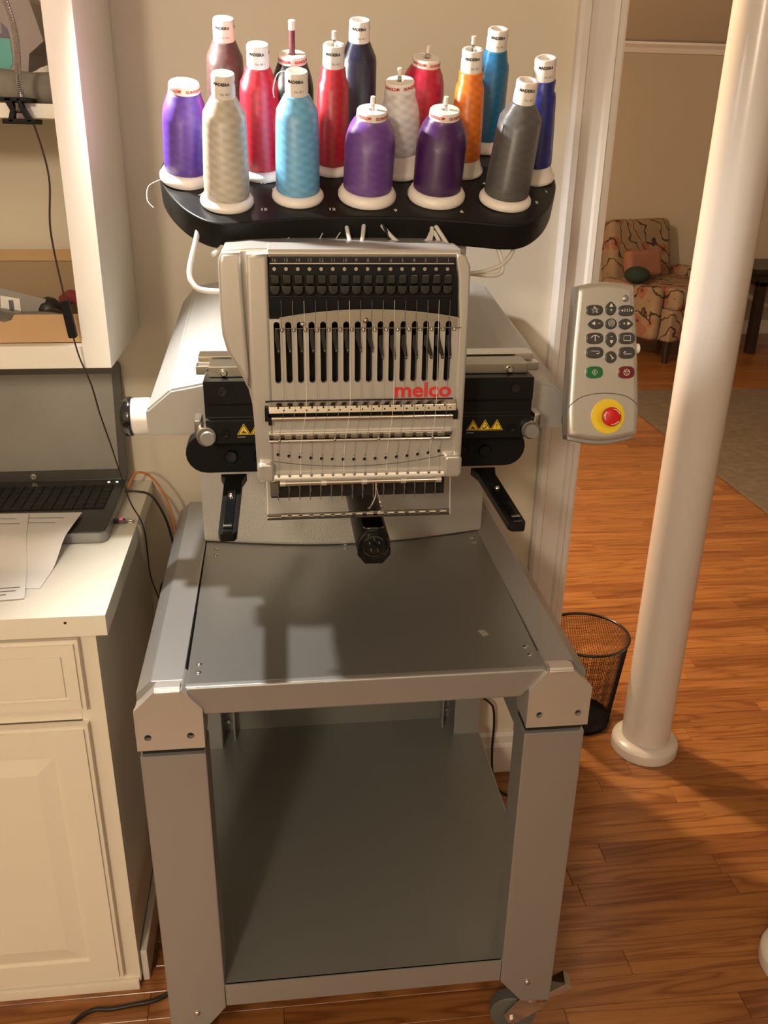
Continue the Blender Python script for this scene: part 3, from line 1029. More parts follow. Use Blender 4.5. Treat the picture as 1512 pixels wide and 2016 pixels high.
# numerals over the needle-clamp holes
nb2 = bmesh.new()
for i, (x, z) in enumerate(zip(HX, HZ)):
    join(nb2, on_front(text_bm(str(16 - i), .0042), x + .0004, FY + .0007, z + .0052))
obj('numerals', nb2, 'ink', fp, smooth=False)
# lower trim with bulged corners, row of studs and polished rods
lt_ = [(-.1345 + .2515 * i / 20, seam(-.1345 + .2515 * i / 20) - .0005) for i in range(21)]
lt = obj('lower_trim', prism(lt_ + [(.1265, .986), (-.1345, .986)], 'Y', FY + .0008, FY + .006), 'silver_face', mc)
for (x0, x1, zt) in ((-.1345, -.1135, 1.0085), (.1035, .1265, 1.0135)):
    obj('corner_bulge', prism(rrect(x0, x1, .984, zt, .006), 'Y', FY - .0105, FY + .004, bev=.004, bev_caps_only=True, seg=4), 'silver_face', lt)
obj('ledge', prism([(FY + .001, .9935), (FY - .006, .992), (FY - .008, .988), (FY - .008, .9845), (FY + .001, .9845)], 'X', -.1155, .106, bev=.0006), 'silver_face', lt)
for x in HX:
    obj('stud', lathe([(.0, -.002), (.0016, -.0016), (.0023, 0)], (x, FY - .006, .9905), 'Y', 10), 'steel', lt)
xs = [-.1035, -.0515, .0, .0505, .0965]
for a, b in zip(xs[:-1], xs[1:]):
    obj('rod', cyl((a + .0035, FY - .0115, .9825), (b - .0035, FY - .0115, .9825), .0034, 12), 'chrome', lt)
for x in xs:
    obj('collar', cyl((x - .0035, FY - .0115, .9825), (x + .0035, FY - .0115, .9825), .0041, 12), 'silver_face', lt)
# needle bar block, needles, guard
nbk = obj('needle_block', box(-.119, .1105, FY + .02, FY + .04, .950, .988), 'black', mc)
obj('sensor_plate', box(-.1195, -.110, FY + .008, FY + .02, .957, .985), 'steel', mc)
obj('screw', lathe([(.0, -.003), (.0025, -.0025), (.004, 0)], (-.1145, FY + .008, .9775), 'Y', 14), 'chrome', nbk)
for i, x in enumerate(HX):
    nd = lathe([(.0, .9495), (.0006, .9525), (.0007, .966), (.0011, .968), (.0011, .99)], (x - .0015, FY + .008, 0), 'Z', 8)
    obj('needle', nd, 'steel', mc)
    obj('presser', cyl((x - .0004, FY + .013, .960), (x - .0004, FY + .013, .988), .0007, 6), 'brass_grey', mc)
gd = obj('needle_guard', box(-.1245, .1125, FY - .016, FY - .0145, .934, .9365), 'chrome', mc, label='clear needle guard with bright lower edge')
obj('guard_bar', box(-.1245, .1125, FY - .0155, FY - .0125, .938, .9415, bev=.0006), 'brass_grey', gd)
for i, x in enumerate(HX):
    obj('guard_rib', box(x + .0015, x + .010, FY - .0175, FY - .0145, .937, .9395, bev=.0004), 'chrome', gd)
for sx in (-.1243, .1122):
    obj('guard_side', prism([(FY - .016, .934), (FY - .0145, .934), (FY - .006, .962), (FY - .003, .985), (FY - .0055, .985), (FY - .009, .962)], 'X', sx, sx + .0014), 'chrome', gd)
fb = bmesh.new()
q = [(FY - .015, .9385), (FY - .0075, .962), (FY - .0045, .985)]
ra = [[fb.verts.new((x, y, z)) for y, z in q] for x in (-.1235, .1125)]
for k in range(2):
    fb.faces.new((ra[0][k], ra[1][k], ra[1][k + 1], ra[0][k + 1]))
obj('guard_film', fb, 'clear', gd, label='clear plastic film')
# working presser foot at the active needle
obj('presser_foot', tube([(.0165, FY + .004, .984), (.0170, FY + .001, .968), (.0155, FY + .0, .955), (.010, FY + .0, .942), (.008, FY + .006, .937)], .0012, 6), 'chrome', mc)
obj('presser_foot', tube([(.0170, FY + .001, .968), (.020, FY + .0, .955), (.0245, FY + .0, .942), (.026, FY + .006, .937)], .0012, 6), 'chrome', mc)

# ---- thread tray (tilted) and supports
TH = rad(22)
TN = Vector((0, -sin(TH), cos(TH)))
TE = Vector((0, cos(TH), sin(TH)))
T0 = Vector((0, .27, 1.3134))
TR = Matrix((Vector((1, 0, 0)), TE, TN)).transposed().to_4x4()
TM = Matrix.Translation(T0) @ TR
TCX = .018
half = [(0, -.052), (.04, -.053), (.075, -.056), (.105, -.060), (.14, -.066), (.17, -.0715), (.19, -.0715), (.205, -.066), (.22, -.053), (.236, -.033), (.250, -.008), (.262, .02), (.2705, .05), (.273, .078), (.270, .106), (.26, .135), (.243, .162), (.22, .182), (.19, .194), (.1, .198), (0, .199)]
sm = [(p.x, p.y) for p in spline([(a, b, 0) for a, b in half], 3)]
ol = [(TCX + a, b) for a, b in sm] + [(TCX - a, b) for a, b in sm[::-1][1:-1]]
tray = obj('thread_tray', xf(prism(ol, 'Z', -.036, -.0005, bev=.003, bev_caps_only=True, seg=3), TM), 'black_satin', mc, label='black kidney-shaped thread tray')
tn = bmesh.new()
for s, x, y in (('15', -.1165, -.036), ('12', -.0295, -.034), ('9', .053, -.036), ('6', .140, -.038), ('3', .247, -.010), ('4', .185, .045), ('1', .268, .022), ('13', -.117, .04)):
    join(tn, xf(text_bm(s, .0095, bold=.0002), Matrix.Translation((x, y, .0003))))
obj('numerals', xf(tn, TM), 'print_white', tray, smooth=False)
for x0, x1, m_ in ((-.078, -.053, 'silver'), (.057, .079, 'black'), (.128, .151, 'silver')):
    obj('tray_post', box(x0, x1, .245, .275, 1.13, 1.298, bev=.002), m_, mc)
for x in (-.1, -.012, .02, .127):
    obj('tube_socket', cyl((x, .235, 1.285), (x, .235, 1.252), .0035, 10), 'black', mc)


# translucent thread tubes under the tray
def ttube(pts, r=.0028):
    return obj('thread_tube', tube(pts, r, 8, sub=10), 'tube', mc, label='translucent plastic thread tube')


ttube([(-.195, .24, 1.295), (-.2035, .225, 1.262), (-.212, .205, 1.228), (-.206, .195, 1.211), (-.19, .19, 1.206), (-.16, .19, 1.205)], .0036)
ttube([(-.16, .235, 1.285), (-.163, .225, 1.268), (-.172, .215, 1.255), (-.182, .205, 1.248)], .0032)
ttube([(.183, .235, 1.288), (.188, .225, 1.258), (.194, .215, 1.236), (.19, .21, 1.224), (.17, .205, 1.2225), (.12, .2, 1.229)])
ttube([(.213, .24, 1.288), (.212, .23, 1.258), (.203, .22, 1.243), (.185, .21, 1.232), (.15, .2, 1.226), (.11, .2, 1.228)])
ttube([(-.012, .235, 1.285), (-.008, .2, 1.262), (.0, .18, 1.254), (.006, .2, 1.265), (.012, .235, 1.287)])
ttube([(.03, .235, 1.288), (.05, .205, 1.266), (.075, .18, 1.256), (.1, .175, 1.255), (.11, .2, 1.25)])
ttube([(.07, .2, 1.255), (.09, .205, 1.266), (.1, .22, 1.276), (.108, .2, 1.262), (.115, .18, 1.252)])
ttube([(.08, .2, 1.25), (.096, .21, 1.268), (.1, .235, 1.29)])
ttube([(.122, .175, 1.25), (.112, .2, 1.268), (.1, .235, 1.29)])
for a, b in (((-.058, .2, 1.25), (-.03, .25, 1.29)), ((-.04, .2, 1.25), (-.005, .25, 1.29)), ((-.15, .2, 1.25), (-.18, .25, 1.29)), ((-.11, .2, 1.255), (-.06, .25, 1.28))):
    obj('thread', tube([a, b], .0006, 5, smoothp=False), 'spool_white', mc)
obj('tray_lever', tube([(.035, .22, 1.285), (.05, .205, 1.25)], .002, 6, smoothp=False), 'black', mc)
# threads running down the face
THC = {}
for i, x in enumerate(SX):
    xo = x + .0072 - .0004 * i
    obj('thread', tube([(xo, FY - .0022, 1.209), (xo, FY - .0045, 1.178), (xo + .0005, FY - .0055, 1.12), (xo, FY - .0108, 1.08), (HX[i] + .003, FY - .0085, 1.046), (HX[i] + .001, FY - .002, 1.02), (HX[i], FY - .0085, .992)], .00028, 4, sub=2), ('ink', 'tag_grey', 'spool_white', 'slate')[i % 4], mc)

# ================================================================== THREAD CONES
cols = dict(purple=(.12, .045, .42), maroon=(.085, .045, .042), silver=(.56, .50, .42), red=(.60, .008, .03), black=(.008, .008, .009), sky=(.17, .48, .80), red2=(.55, .010, .03), navy=(.004, .007, .032),
            violet=(.15, .055, .30), white=(.72, .69, .66), crimson=(.48, .01, .05), plum=(.055, .008, .10), orange=(.86, .20, .008), teal=(.006, .16, .36), grey=(.10, .098, .10), royal=(.008, .022, .26))
for k, c in cols.items():
    thread_mat(k, c)


def wrap(b, r, z0, a0):
    """wrap flat lettering round a vertical cylinder, reading from the front (-Y)"""
    for v in b.verts:
        a = a0 + v.co.x / r
        v.co = Vector((r * sin(a), -r * cos(a), z0 + v.co.y))
    return b


CG = 'thread cones standing on the tray'


def cone(kind, colour, x, s, h, lean, label, rb, skirt=.0):
    n_ = (TN + Vector((lean, 0, 0))).normalized()
    ex = Vector((1, 0, 0))
    ex = (ex - n_ * ex.dot(n_)).normalized()
    ey = n_.cross(ex)
    R = Matrix((ex, ey, n_)).transposed()
    base = T0 + Vector((x, 0, 0)) + TE * s
    t = thing('thread_cone', label, 'thread cone', base, R, CG)
    tm = bpy.data.materials['thread_' + colour]
    if kind == 'tall':      # tall cone with narrow tube neck
        rf = rb + .0050
        k = .011 + skirt
        ht = h - .027
        obj('spool', lathe([(.010, .0), (rf, .0), (rf + .0008, .002), (rf + .0004, .005), (rf - .002, .008), (rb - .001, k), (.012, k + .001), (.0135, ht - .002), (.0140, ht + .004), (.0137, h - .002), (.0127, h), (.0100, h), (.0093, h - .002), (.0093, h - .03)], n=36), 'spool_white', t, local=True, angle=50)
        obj('winding', lathe([(rb - .003, k - .001), (rb, k + .0015), (rb, .03 + skirt), (rb - .0008, ht * .5), (rb - .0022, ht - .026), (rb - .003, ht - .018), (rb - .0055, ht - .0135), (.0155, ht - .0005), (.0138, ht + .001)], n=44), tm, t, local=True, label='wound %s thread' % colour, angle=60)
        lb = bmesh.new()
        for a0 in (0, 2.1, 4.2):
            join(lb, wrap(text_bm('MADEIRA', .0048, bold=.0002), (.0141), h - .0085, a0 - .15))
        obj('neck_print', lb, 'ink_black', t, local=True, smooth=False)
        l2 = bmesh.new()
        for a0 in (.2, 2.3, 4.4):
            join(l2, wrap(text_bm('No 40 1', .0038), (.0142), h - .0195, a0))
        obj('neck_print', l2, 'ink', t, local=True, smooth=False)
    else:                   # short wide cone with collar disc
        rf = rb + .0062
        k = .0135 + skirt
        ht = h - .010
        obj('spool', lathe([(.010, .0), (rf - .001, .0), (rf, .002), (rf, .006), (rf - .002, .0085), (rf - .003, .011), (rb - .001, k), (.014, k + .001), (.014, ht - .003), (.0185, ht - .001), (.0195, ht + .001), (.0190, h - .0015), (.0178, h), (.0055, h), (.005, h - .002), (.005, h - .02)], n=40), 'spool_white', t, local=True, angle=50)
        obj('winding', lathe([(rb - .004, k - .001), (rb - .0005, k + .0015), (rb, k + .012), (rb, ht - .034), (rb - .0008, ht - .027), (rb - .0024, ht - .019), (rb - .0052, ht - .0105), (max(.0205, rb - .0095), ht - .003), (.0198, ht - .0004), (.0180, ht + .0008)], n=44), tm, t, local=True, label='wound %s thread' % colour, angle=60)
        lb = bmesh.new()
        for a0 in (-.75, .75, 2.3, 3.9):
            join(lb, wrap(text_bm('GUNOLD\u00ae', .0048, bold=.0002), (.01965), h - .005, a0))
        obj('collar_print', lb, 'ink_red', t, local=True, smooth=False)
    return t, base, n_


def spindle(base, n_, z0, z1, m):
    o = obj('spindle', cyl(base + n_ * z0, base + n_ * z1, .0028, 12), m, tray)
    return o


Lb = lambda c, rest: c + ' ' + rest
specs = [
    ('short', 'purple', -.218, .050, .1225, .075, 'purple thread cone with blank-topped white collar at the end of the tray beside the shelves', .0285, None),
    ('tall', 'maroon', -.166, .160, .164, .03, 'dark maroon and grey tall thread cone behind the silver beige cone', .0265, None),
    ('tall', 'silver', -.163, -.016, .157, .035, 'silver beige tall thread cone standing in front of the purple cone', .0285, None),
    ('tall', 'red', -.119, .071, .162, .01, 'red tall thread cone between the silver beige and light blue cones', .0265, None),
    ('short', 'black', -.073, .160, .123, 0, 'black thread cone with a brown spindle standing far out of its collar', .0285, 'long'),
    ('tall', 'sky', -.072, .000, .156, 0, 'light sky blue tall thread cone', .0282, None),
    ('tall', 'red2', -.0225, .085, .160, 0, 'red tall thread cone with a white spindle tip, next to the navy cone', .0225, 'white'),
    ('tall', 'navy', .0165, .165, .166, 0, 'very dark navy tall thread cone', .0270, None),
    ('short', 'violet', .019, .002, .113, .015, 'medium violet short wide thread cone beside the light blue cone', .0322, 'white'),
    ('short', 'white', .074, .080, .121, -.09, 'silvery white short thread cone', .0255, 'white'),
    ('short', 'crimson', .103, .165, .122, .06, 'crimson short wide thread cone behind the silvery white cone', .0305, 'white'),
    ('short', 'plum', .112, .004, .114, .0, 'dark plum purple short wide thread cone beside the orange cone', .0322, 'white'),
    ('tall', 'orange', .162, .082, .160, -.045, 'bright orange tall thread cone', .0215, 'white'),
    ('tall', 'teal', .208, .167, .160, -.02, 'teal blue tall thread cone behind the orange cone', .0235, None),
    ('tall', 'grey', .204, -.005, .154, .03, 'charcoal grey shiny tall thread cone', .0295, None),
    ('tall', 'royal', .262, .063, .159, -.10, 'royal blue tall thread cone at the tray end beside the white door casing', .0200, None),
]
for sp in specs:
    t, base, n_ = cone(*sp[:8], skirt=dict(white=.016, orange=.010, royal=.010, crimson=.004, teal=.004).get(sp[1], 0))
    h = sp[4]
    if sp[8] == 'white':
        spindle(base, n_, h - .012, h + .006, 'steel')
        spindle(base, n_, h + .006, h + .015, 'pin_tip')
    elif sp[8] == 'long':
        o = obj('spindle', cyl(base + n_ * (h - .01), base + n_ * (h + .030), .004, 12), 'pin_brown', tray)
        obj('spindle', cyl(base + n_ * (h + .030), base + n_ * (h + .041), .0046, 12), 'pin_tip', tray)
# loose thread tails on the tray
tl_ = bmesh.new()
for pts in ([(-.20, .0, .001), (-.185, .004, .006), (-.17, -.004, .010)], [(-.245, .05, .001), (-.268, .05, -.01), (-.270, .03, -.02), (-.262, .02, -.026)], [(-.105, .02, .001), (-.08, .024, .001), (-.05, .026, .002)]):
    tube([TM @ Vector(p) for p in pts], .0005, 5, bm=tl_)
obj('thread_tail', tl_, 'spool_white', tray)
tp_ = T0 + Vector((-.072, 0, 0))
obj('thread_tail', tube([tp_ + TN * .156 + Vector((-.01, 0, 0)), tp_ + TN * .152 + Vector((-.022, -.004, 0)), tp_ + TN * .135 + Vector((-.028, -.002, 0)), tp_ + TN * .125 + Vector((-.027, 0, 0))], .0005, 5), 'spool_white', tray)

# ================================================================== CONTROL KEYPAD
kb0 = Vector((.3545, .200, 1.004))
kz = Vector((.0, -.965, .262)).normalized()       # outward normal
kx = Vector((1, 0, 0))
ky = kz.cross(kx).normalized()
KR = Matrix((kx, ky, kz)).transposed()
kp = thing('control_keypad', 'silver hand-held control keypad with red emergency stop on yellow disc', 'keypad', kb0, KR)
KS = .000133
KV = .000128


def kxy(px, py):
    mid = 597 + (1760 - py) / 1610 * 27
    return (px - mid) * KS, (1760 - py) * KV


def outline(grow=0.0):
    P = []
    # bottom bulge
    for i in range(9):
        t = i / 8
        P.append((-.052 - grow + (.104 + 2 * grow) * t, -.004 - .0085 * sin(PI * t) - grow))
    P.append((.0535 + grow, .03))
    P.append((.049 + grow, .12))
    P.append((.0425 + grow, .196))
    for i in range(9):
        t = i / 8
        P.append((.0415 + grow - (.083 + 2 * grow) * t, .2045 + .006 * sin(PI * t) + grow))
    P.append((-.0425 - grow, .196))
    P.append((-.049 - grow, .12))
    P.append((-.0535 - grow, .03))
    return P


body = prism(outline(), 'Z', -.028, .0, bev=.009, bev_caps_only=True, seg=4)
kbody = obj('shell', body, 'silver_face', kp, local=True, label='tapered silver shell')
obj('shell_back', prism([(x_, y_ - .0085 if y_ < 0 else y_) for x_, y_ in outline(-.002)], 'Z', -.034, -.0105, bev=.004, bev_caps_only=True), 'silver', kp, local=True)
obj('seam', tube([(-.0505, .036, -.002), (-.047, .0415, .0003), (-.03, .0515, .0003), (0, .0555, .0003), (.03, .0515, .0003), (.0465, .0415, .0003), (.0505, .036, -.002)], .0007, 6), 'ink', kp, local=True)
obj('indicator', lathe([(.0, .0018), (.003, .0015), (.0052, .0)], (*kxy(835, 300), 0), 'Z', 18), 'silver', kp, local=True)


def button(px, py, wpx, hpx, m, shape='oval'):
    cx, cy = kxy(px, py)
    a, b = wpx * KS / 2, hpx * KV / 2
    P = []
    for i in range(28):
        t = 2 * PI * i / 28
        c_, s_ = cos(t), sin(t)
        e = .72 if shape == 'oval' else 1.0
        X = a * math.copysign(abs(c_) ** e, c_)
        Y = b * math.copysign(abs(s_) ** e, s_)
        if shape == 'up' and s_ > 0:
            X *= (1 - .55 * s_ * s_)
        if shape == 'down' and s_ < 0:
            X *= (1 - .55 * s_ * s_)
        if shape == 'left' and c_ < 0:
            Y *= (1 - .55 * c_ * c_)
        if shape == 'right' and c_ > 0:
            Y *= (1 - .55 * c_ * c_)
        P.append((cx + X, cy + Y))
    o = obj('button', prism(P, 'Z', -.001, .0038, bev=.0015, bev_caps_only=True, seg=3), m, kp, local=True)
    return o, cx, cy


def icon(parent, polys=(), lines=(), z=.0041, r=.0004):
    b = bmesh.new()
    for p in polys:
        prism(p, 'Z', z - .0001, z + .0002, bm=b)
    for l in lines:
        tube([(x, y, z) for x, y in l], r, 5, bm=b, smoothp=False)
    obj('icon', b, 'print_white', parent, local=True, smooth=False)


def tri(cx, cy, s, d):
    a = dict(u=90, d=-90, l=180, r=0)[d]
    return [(cx + s * cos(rad(a + k)), cy + s * sin(rad(a + k))) for k in (0, 120, 240)]


def plus(cx, cy, s):
    return [[(cx - s, cy), (cx + s, cy)], [(cx, cy - s), (cx, cy + s)]]


o, x, y = button(490, 425, 182, 112, 'grey_btn')
star = [(x + (.0055 if k % 2 == 0 else .0024) * sin(PI * k / 5), y + (.0045 if k % 2 == 0 else .002) * cos(PI * k / 5)) for k in range(11)]
icon(o, lines=[star, [(x - .002, y + .005), (x + .004, y - .0035)]])
o, x, y = button(667, 408, 118, 148, 'grey_btn', 'up')
icon(o, [tri(x, y + .0038, .0032, 'u')], plus(x, y - .0022, .0017))
o, x, y = button(838, 432, 172, 118, 'grey_btn')
icon(o, [tri(x - .0068, y, .0018, 'l'), tri(x + .0068, y, .0018, 'r')], [[(x + d, y - .0018), (x + d, y + .0025)] for d in (-.0038, -.0013, .0013, .0038)])
o, x, y = button(503, 575, 170, 112, 'grey_btn', 'left')
icon(o, [tri(x - .0032, y + .001, .0032, 'l')], [[(x + .003, y + .001), (x + .006, y + .001)]])
o, x, y = button(671, 573, 124, 118, 'grey_btn', 'round')
icon(o, lines=[[(x + r * cos(2 * PI * k / 20), y + .001 + r * sin(2 * PI * k / 20)) for k in range(21)] for r in (.0044, .0026, .0008)], r=.0003)
o, x, y = button(833, 577, 158, 118, 'grey_btn', 'right')
icon(o, [tri(x + .0032, y + .0008, .0032, 'r')], plus(x - .003, y + .0008, .0016))
o, x, y = button(493, 728, 185, 122, 'grey_btn')
icon(o, lines=[[(x - .006, y + .0005), (x - .003, y + .0035), (x, y + .0042), (x + .003, y + .0035), (x + .006, y + .0015)], [(x, y + .0042), (x, y - .004)]], r=.0006)
o, x, y = button(672, 745, 124, 165, 'grey_btn', 'down')
icon(o, [tri(x, y - .0024, .003, 'd')], [[(x - .0015, y + .0045), (x + .0015, y + .0045)]])
o, x, y = button(845, 731, 178, 128, 'grey_btn')
icon(o, lines=[[(x - .005, y - .0032), (x + .005, y - .0032), (x + .005, y + .0036), (x - .005, y + .0036), (x - .005, y - .0032)]])
o, x, y = button(493, 882, 188, 124, 'grey_btn')
icon(o, [tri(x + .003, y - .0015, .0014, 'l')], [[(x - .006, y + .002), (x + .005, y + .002), (x + .0065, y + .0005), (x + .005, y - .0015), (x + .003, y - .0015)]])
o, x, y = button(671, 934, 126, 130, 'grey_btn', 'round')
icon(o, lines=[[(x - .002, y + .004), (x + .002, y - .002)], [(x + .0008, y - .003), (x + .0035, y - .0008)]], r=.0007)
o, x, y = button(846, 888, 178, 130, 'grey_btn')
icon(o, [tri(x - .003, y + .0012, .0014, 'r')], [[(x + .006, y - .0018), (x - .004, y - .0018), (x - .0055, y - .0004), (x - .004, y + .0012), (x - .003, y + .0012)]])
o, x, y = button(490, 1097, 186, 130, 'green_btn')
icon(o, lines=[[(x - .0042, y), (x, y + .0042), (x + .0042, y), (x, y - .0042), (x - .0042, y)], [(x, y - .002), (x, y + .002)]])
o, x, y = button(842, 1102, 180, 134, 'maroon_btn')
icon(o, lines=[[(x + .0042 * cos(2 * PI * k / 20), y + .0042 * sin(2 * PI * k / 20)) for k in range(21)], [(x - .0028, y + .0018), (x + .0028, y + .0018), (x, y - .003), (x - .0028, y + .0018)]])
ex, ey = kxy(645, 1583)
yd = obj('yellow_disc', lathe([(.0235, -.001), (.0248, .0), (.0248, .001), (.0235, .0016), (.0, .0016)], (ex, ey, 0), 'Z', 40), 'yellow_disc', kp, local=True, label='yellow round plate')
es = obj('stop_button', lathe([(.0085, .0016), (.0085, .012), (.0132, .013), (.0136, .016), (.0128, .019), (.010, .0205), (.0, .021)], (ex - .0005, ey, 0), 'Z', 32), 'red_btn', kp, local=True, label='red mushroom stop button')
for a0 in (20, 140, 260):
    P = [(ex - .0005 + .0108 * cos(rad(a0 + k * 8)), ey + .0108 * sin(rad(a0 + k * 8)), .0206) for k in range(9)]
    obj('arrow_print', tube(P, .0006, 5, smoothp=False), 'print_white', es, local=True)
obj('side_knob', cyl((.047, .118, -.012), (.054, .118, -.012), .007, 16), 'white_plastic', kp, local=True)
# arm carrying the keypad from the body
obj('mount_arm', cyl((.320, .245, 1.014), (.37, .245, 1.014), .008, 16), 'black_gloss', kp)
obj('mount_knob', lathe([(.0, .318), (.012, .318), (.013, .321), (.013, .328), (.0, .33)], (0, .268, 1.002), 'X', 20), 'black_gloss', kp)
obj('mount_block', box(.335, .375, .226, .262, 1.0, 1.03, bev=.003), 'silver', kp)

# ================================================================== BASE CABINET, COUNTER
CX = -.379
cb = thing('base_cabinet', 'cream painted base cabinet with panelled drawer and door', 'cabinet', (-.75, .43, 0))
obj('carcass', box(-1.4, CX, .198, .685, .03, .728), 'cab', cb)
obj('toe_kick', box(-1.39, CX - .004, .205, .68, .0, .03), 'cab', cb)
# face frame: stiles and rails
obj('stile', box(CX - .035, CX, .18, .198, .012, .728, bev=.001), 'cab', cb)
obj('rail', box(-1.4, CX - .035, .18, .198, .70, .728), 'cab', cb)
obj('rail', box(-1.4, CX - .035, .18, .198, .575, .600), 'cab', cb)
obj('rail', box(-1.4, CX - .035, .18, .198, .012, .055), 'cab', cb)
obj('stile', box(-.93, -.895, .18, .198, .055, .70), 'cab', cb)
obj('scribe_strip', box(-1.4, CX - .002, .172, .18, .0, .022, bev=.003), 'cab', cb)


def panel_front(name, x0, x1, z0, z1, fr, raised):
    """drawer or door front with stepped outer bead and a centre panel"""
    Y0, Y1 = .163, .18
    o = obj(name, prism([(x0, z0), (x1, z0), (x1, z1), (x0, z1)], 'Y', Y0 + .004, Y1), 'cab', cb, smooth=False)
    hole = [(x0 + fr, z0 + fr), (x1 - fr, z0 + fr), (x1 - fr, z1 - fr), (x0 + fr, z1 - fr)]
    e = .006
    obj('frame_bead', prism([(x0 + e, z0 + e), (x1 - e, z0 + e), (x1 - e, z1 - e), (x0 + e, z1 - e)], 'Y', Y0, Y0 + .005, holes=[hole]), 'cab', o, smooth=False)
    if raised:
        b = bmesh.new()
        k = .004
        o1 = [(hole[0][0] + k, hole[0][1] + k), (hole[1][0] - k, hole[1][1] + k), (hole[2][0] - k, hole[2][1] - k), (hole[3][0] + k, hole[3][1] - k)]
        k2 = .034
        o2 = [(hole[0][0] + k2, hole[0][1] + k2), (hole[1][0] - k2, hole[1][1] + k2), (hole[2][0] - k2, hole[2][1] - k2), (hole[3][0] + k2, hole[3][1] - k2)]
        va = [b.verts.new((p[0], Y0 + .0042, p[1])) for p in o1]
        vb = [b.verts.new((p[0], Y0 - .001, p[1])) for p in o2]
        for i in range(4):
            b.faces.new((va[i], va[(i + 1) % 4], vb[(i + 1) % 4], vb[i]))
        b.faces.new(vb)
        obj('raised_panel', b, 'cab', o, smooth=False)
    else:
        k = .005
        obj('inner_panel', box(hole[0][0] + k, hole[1][0] - k, Y0 + .001, Y0 + .0045, hole[0][1] + k, hole[2][1] - k, bev=.0015), 'cab', o)
    return o


panel_front('drawer', -.885, -.4025, .599, .7205, .021, False)
panel_front('door', -.885, -.405, .040, .572, .050, True)
panel_front('drawer', -1.39, -.94, .599, .7205, .021, False)
panel_front('door', -1.39, -.94, .040, .572, .050, True)
ct = prism([(-1.4, .162), (-.358, .162), (-.358, .688), (-1.4, .688)], 'Z', .7285, .762, bev=.0015)
ctp = solo('countertop', ct, 'counter', 'cream laminate countertop with square front edge carrying the laptop', 'countertop', (-.88, .43, .7285))
obj('screw_mark', lathe([(.0, -.0006), (.002, -.0006), (.0022, 0)], (-.414, .162, .752), 'Y', 10), 'cord_brown', ctp)
struct('trim_3', box(-.378, -.366, .19, .688, 0, .072, bev=.003), 'trim', 'short white baseboard against the cabinet side')

# ================================================================== OPEN WALL CABINET
wc = thing('wall_shelf_unit', 'white open wall shelf unit above the counter', 'shelf unit', (-.85, .545, 1.06))
obj('side_panel', box(-.377, -.355, .405, .688, 1.06, 1.95), 'shelf_white', wc, smooth=False)
obj('side_panel', box(-1.4, -1.378, .405, .688, 1.06, 1.95), 'shelf_white', wc, smooth=False)
obj('stile', box(-.3945, -.355, .388, .405, 1.06, 1.95, bev=.001), 'shelf_white', wc)
obj('stile', box(-1.4, -1.36, .388, .405, 1.06, 1.95, bev=.001), 'shelf_white', wc)
obj('bottom_rail', box(-1.36, -.3945, .388, .405, 1.06, 1.094, bev=.001), 'shelf_white', wc)
obj('top_rail', box(-1.36, -.3945, .388, .405, 1.90, 1.95, bev=.001), 'shelf_white', wc)
obj('shelf', box(-1.378, -.377, .405, .684, 1.078, 1.093), 'shelf_white', wc, smooth=False)
obj('shelf', box(-1.378, -.377, .400, .684, 1.403, 1.4215, bev=.001), 'shelf_white', wc)
obj('top_panel', box(-1.378, -.377, .405, .684, 1.91, 1.93), 'shelf_white', wc, smooth=False)
obj('back_panel', box(-1.378, -.377, .684, .689, 1.06, 1.95), 'wall', wc, smooth=False)

# cardboard box with its lid folded back, on the lower shelf
bxn = thing('cardboard_box', 'open brown cardboard box of clutter on the lower shelf', 'box', (-.52, .50, 1.0935))
obj('front_wall', prism([(-.66, 1.0945), (-.398, 1.0945), (-.398, 1.136), (-.492, 1.136), (-.497, 1.128), (-.508, 1.125), (-.518, 1.128), (-.523, 1.136), (-.66, 1.136)], 'Y', .412, .415), 'card', bxn, smooth=False)
obj('side_wall', box(-.401, -.398, .415, .612, 1.0945, 1.150), 'card_in', bxn, smooth=False)
obj('side_wall', box(-.66, -.657, .415, .612, 1.0945, 1.150), 'card_in', bxn, smooth=False)
obj('floor_panel', box(-.657, -.401, .415, .612, 1.0945, 1.0965), 'card_in', bxn, smooth=False)
obj('back_wall', box(-.66, -.398, .612, .615, 1.0945, 1.186), 'card_in', bxn, smooth=False)
obj('lid_flap', prism([(.612, 1.186), (.628, 1.203), (.626, 1.205), (.609, 1.189)], 'X', -.66, -.400), 'card', bxn, smooth=False)
tgo = thing('hang_tag', 'grey card tag with a white printed square, in the cardboard box', 'tag', (-.513, .48, 1.115))
obj('card', prism([(-.545, 1.112), (-.478, 1.104), (-.462, 1.146), (-.535, 1.166)], 'Y', .486, .488), 'tag_grey', tgo, smooth=False)
obj('label_square', prism([(-.532, 1.121), (-.502, 1.118), (-.501, 1.147), (-.529, 1.152)], 'Y', .4852, .486), 'paper', tgo, smooth=False)
obj('print', box(-.518, -.511, .4848, .4852, 1.125, 1.145), 'ink', tgo, smooth=False)
bg = bmesh.new()
bmesh.ops.create_icosphere(bg, subdivisions=3, radius=1)
for v in bg.verts:
    n = 1 + .16 * sin(v.co.x * 7 + v.co.z * 3) + .1 * sin(v.co.y * 11)
    v.co = Vector((-.52 + v.co.x * .085 * n, .455 + v.co.y * .028 * n, 1.119 + v.co.z * .0165 * n))
solo('plastic_bag', bg, 'bag_clear', 'crumpled grey plastic bag lying in the cardboard box', 'bag', (-.52, .455, 1.0975))
bk2 = bmesh.new()
for (x, y, z, r) in ((-.462, .50, 1.128, .02), (-.45, .47, 1.118, .018), (-.492, .52, 1.118, .018)):
    bmesh.ops.create_icosphere(bk2, subdivisions=2, radius=r, matrix=Matrix.Translation((x, y, z)))
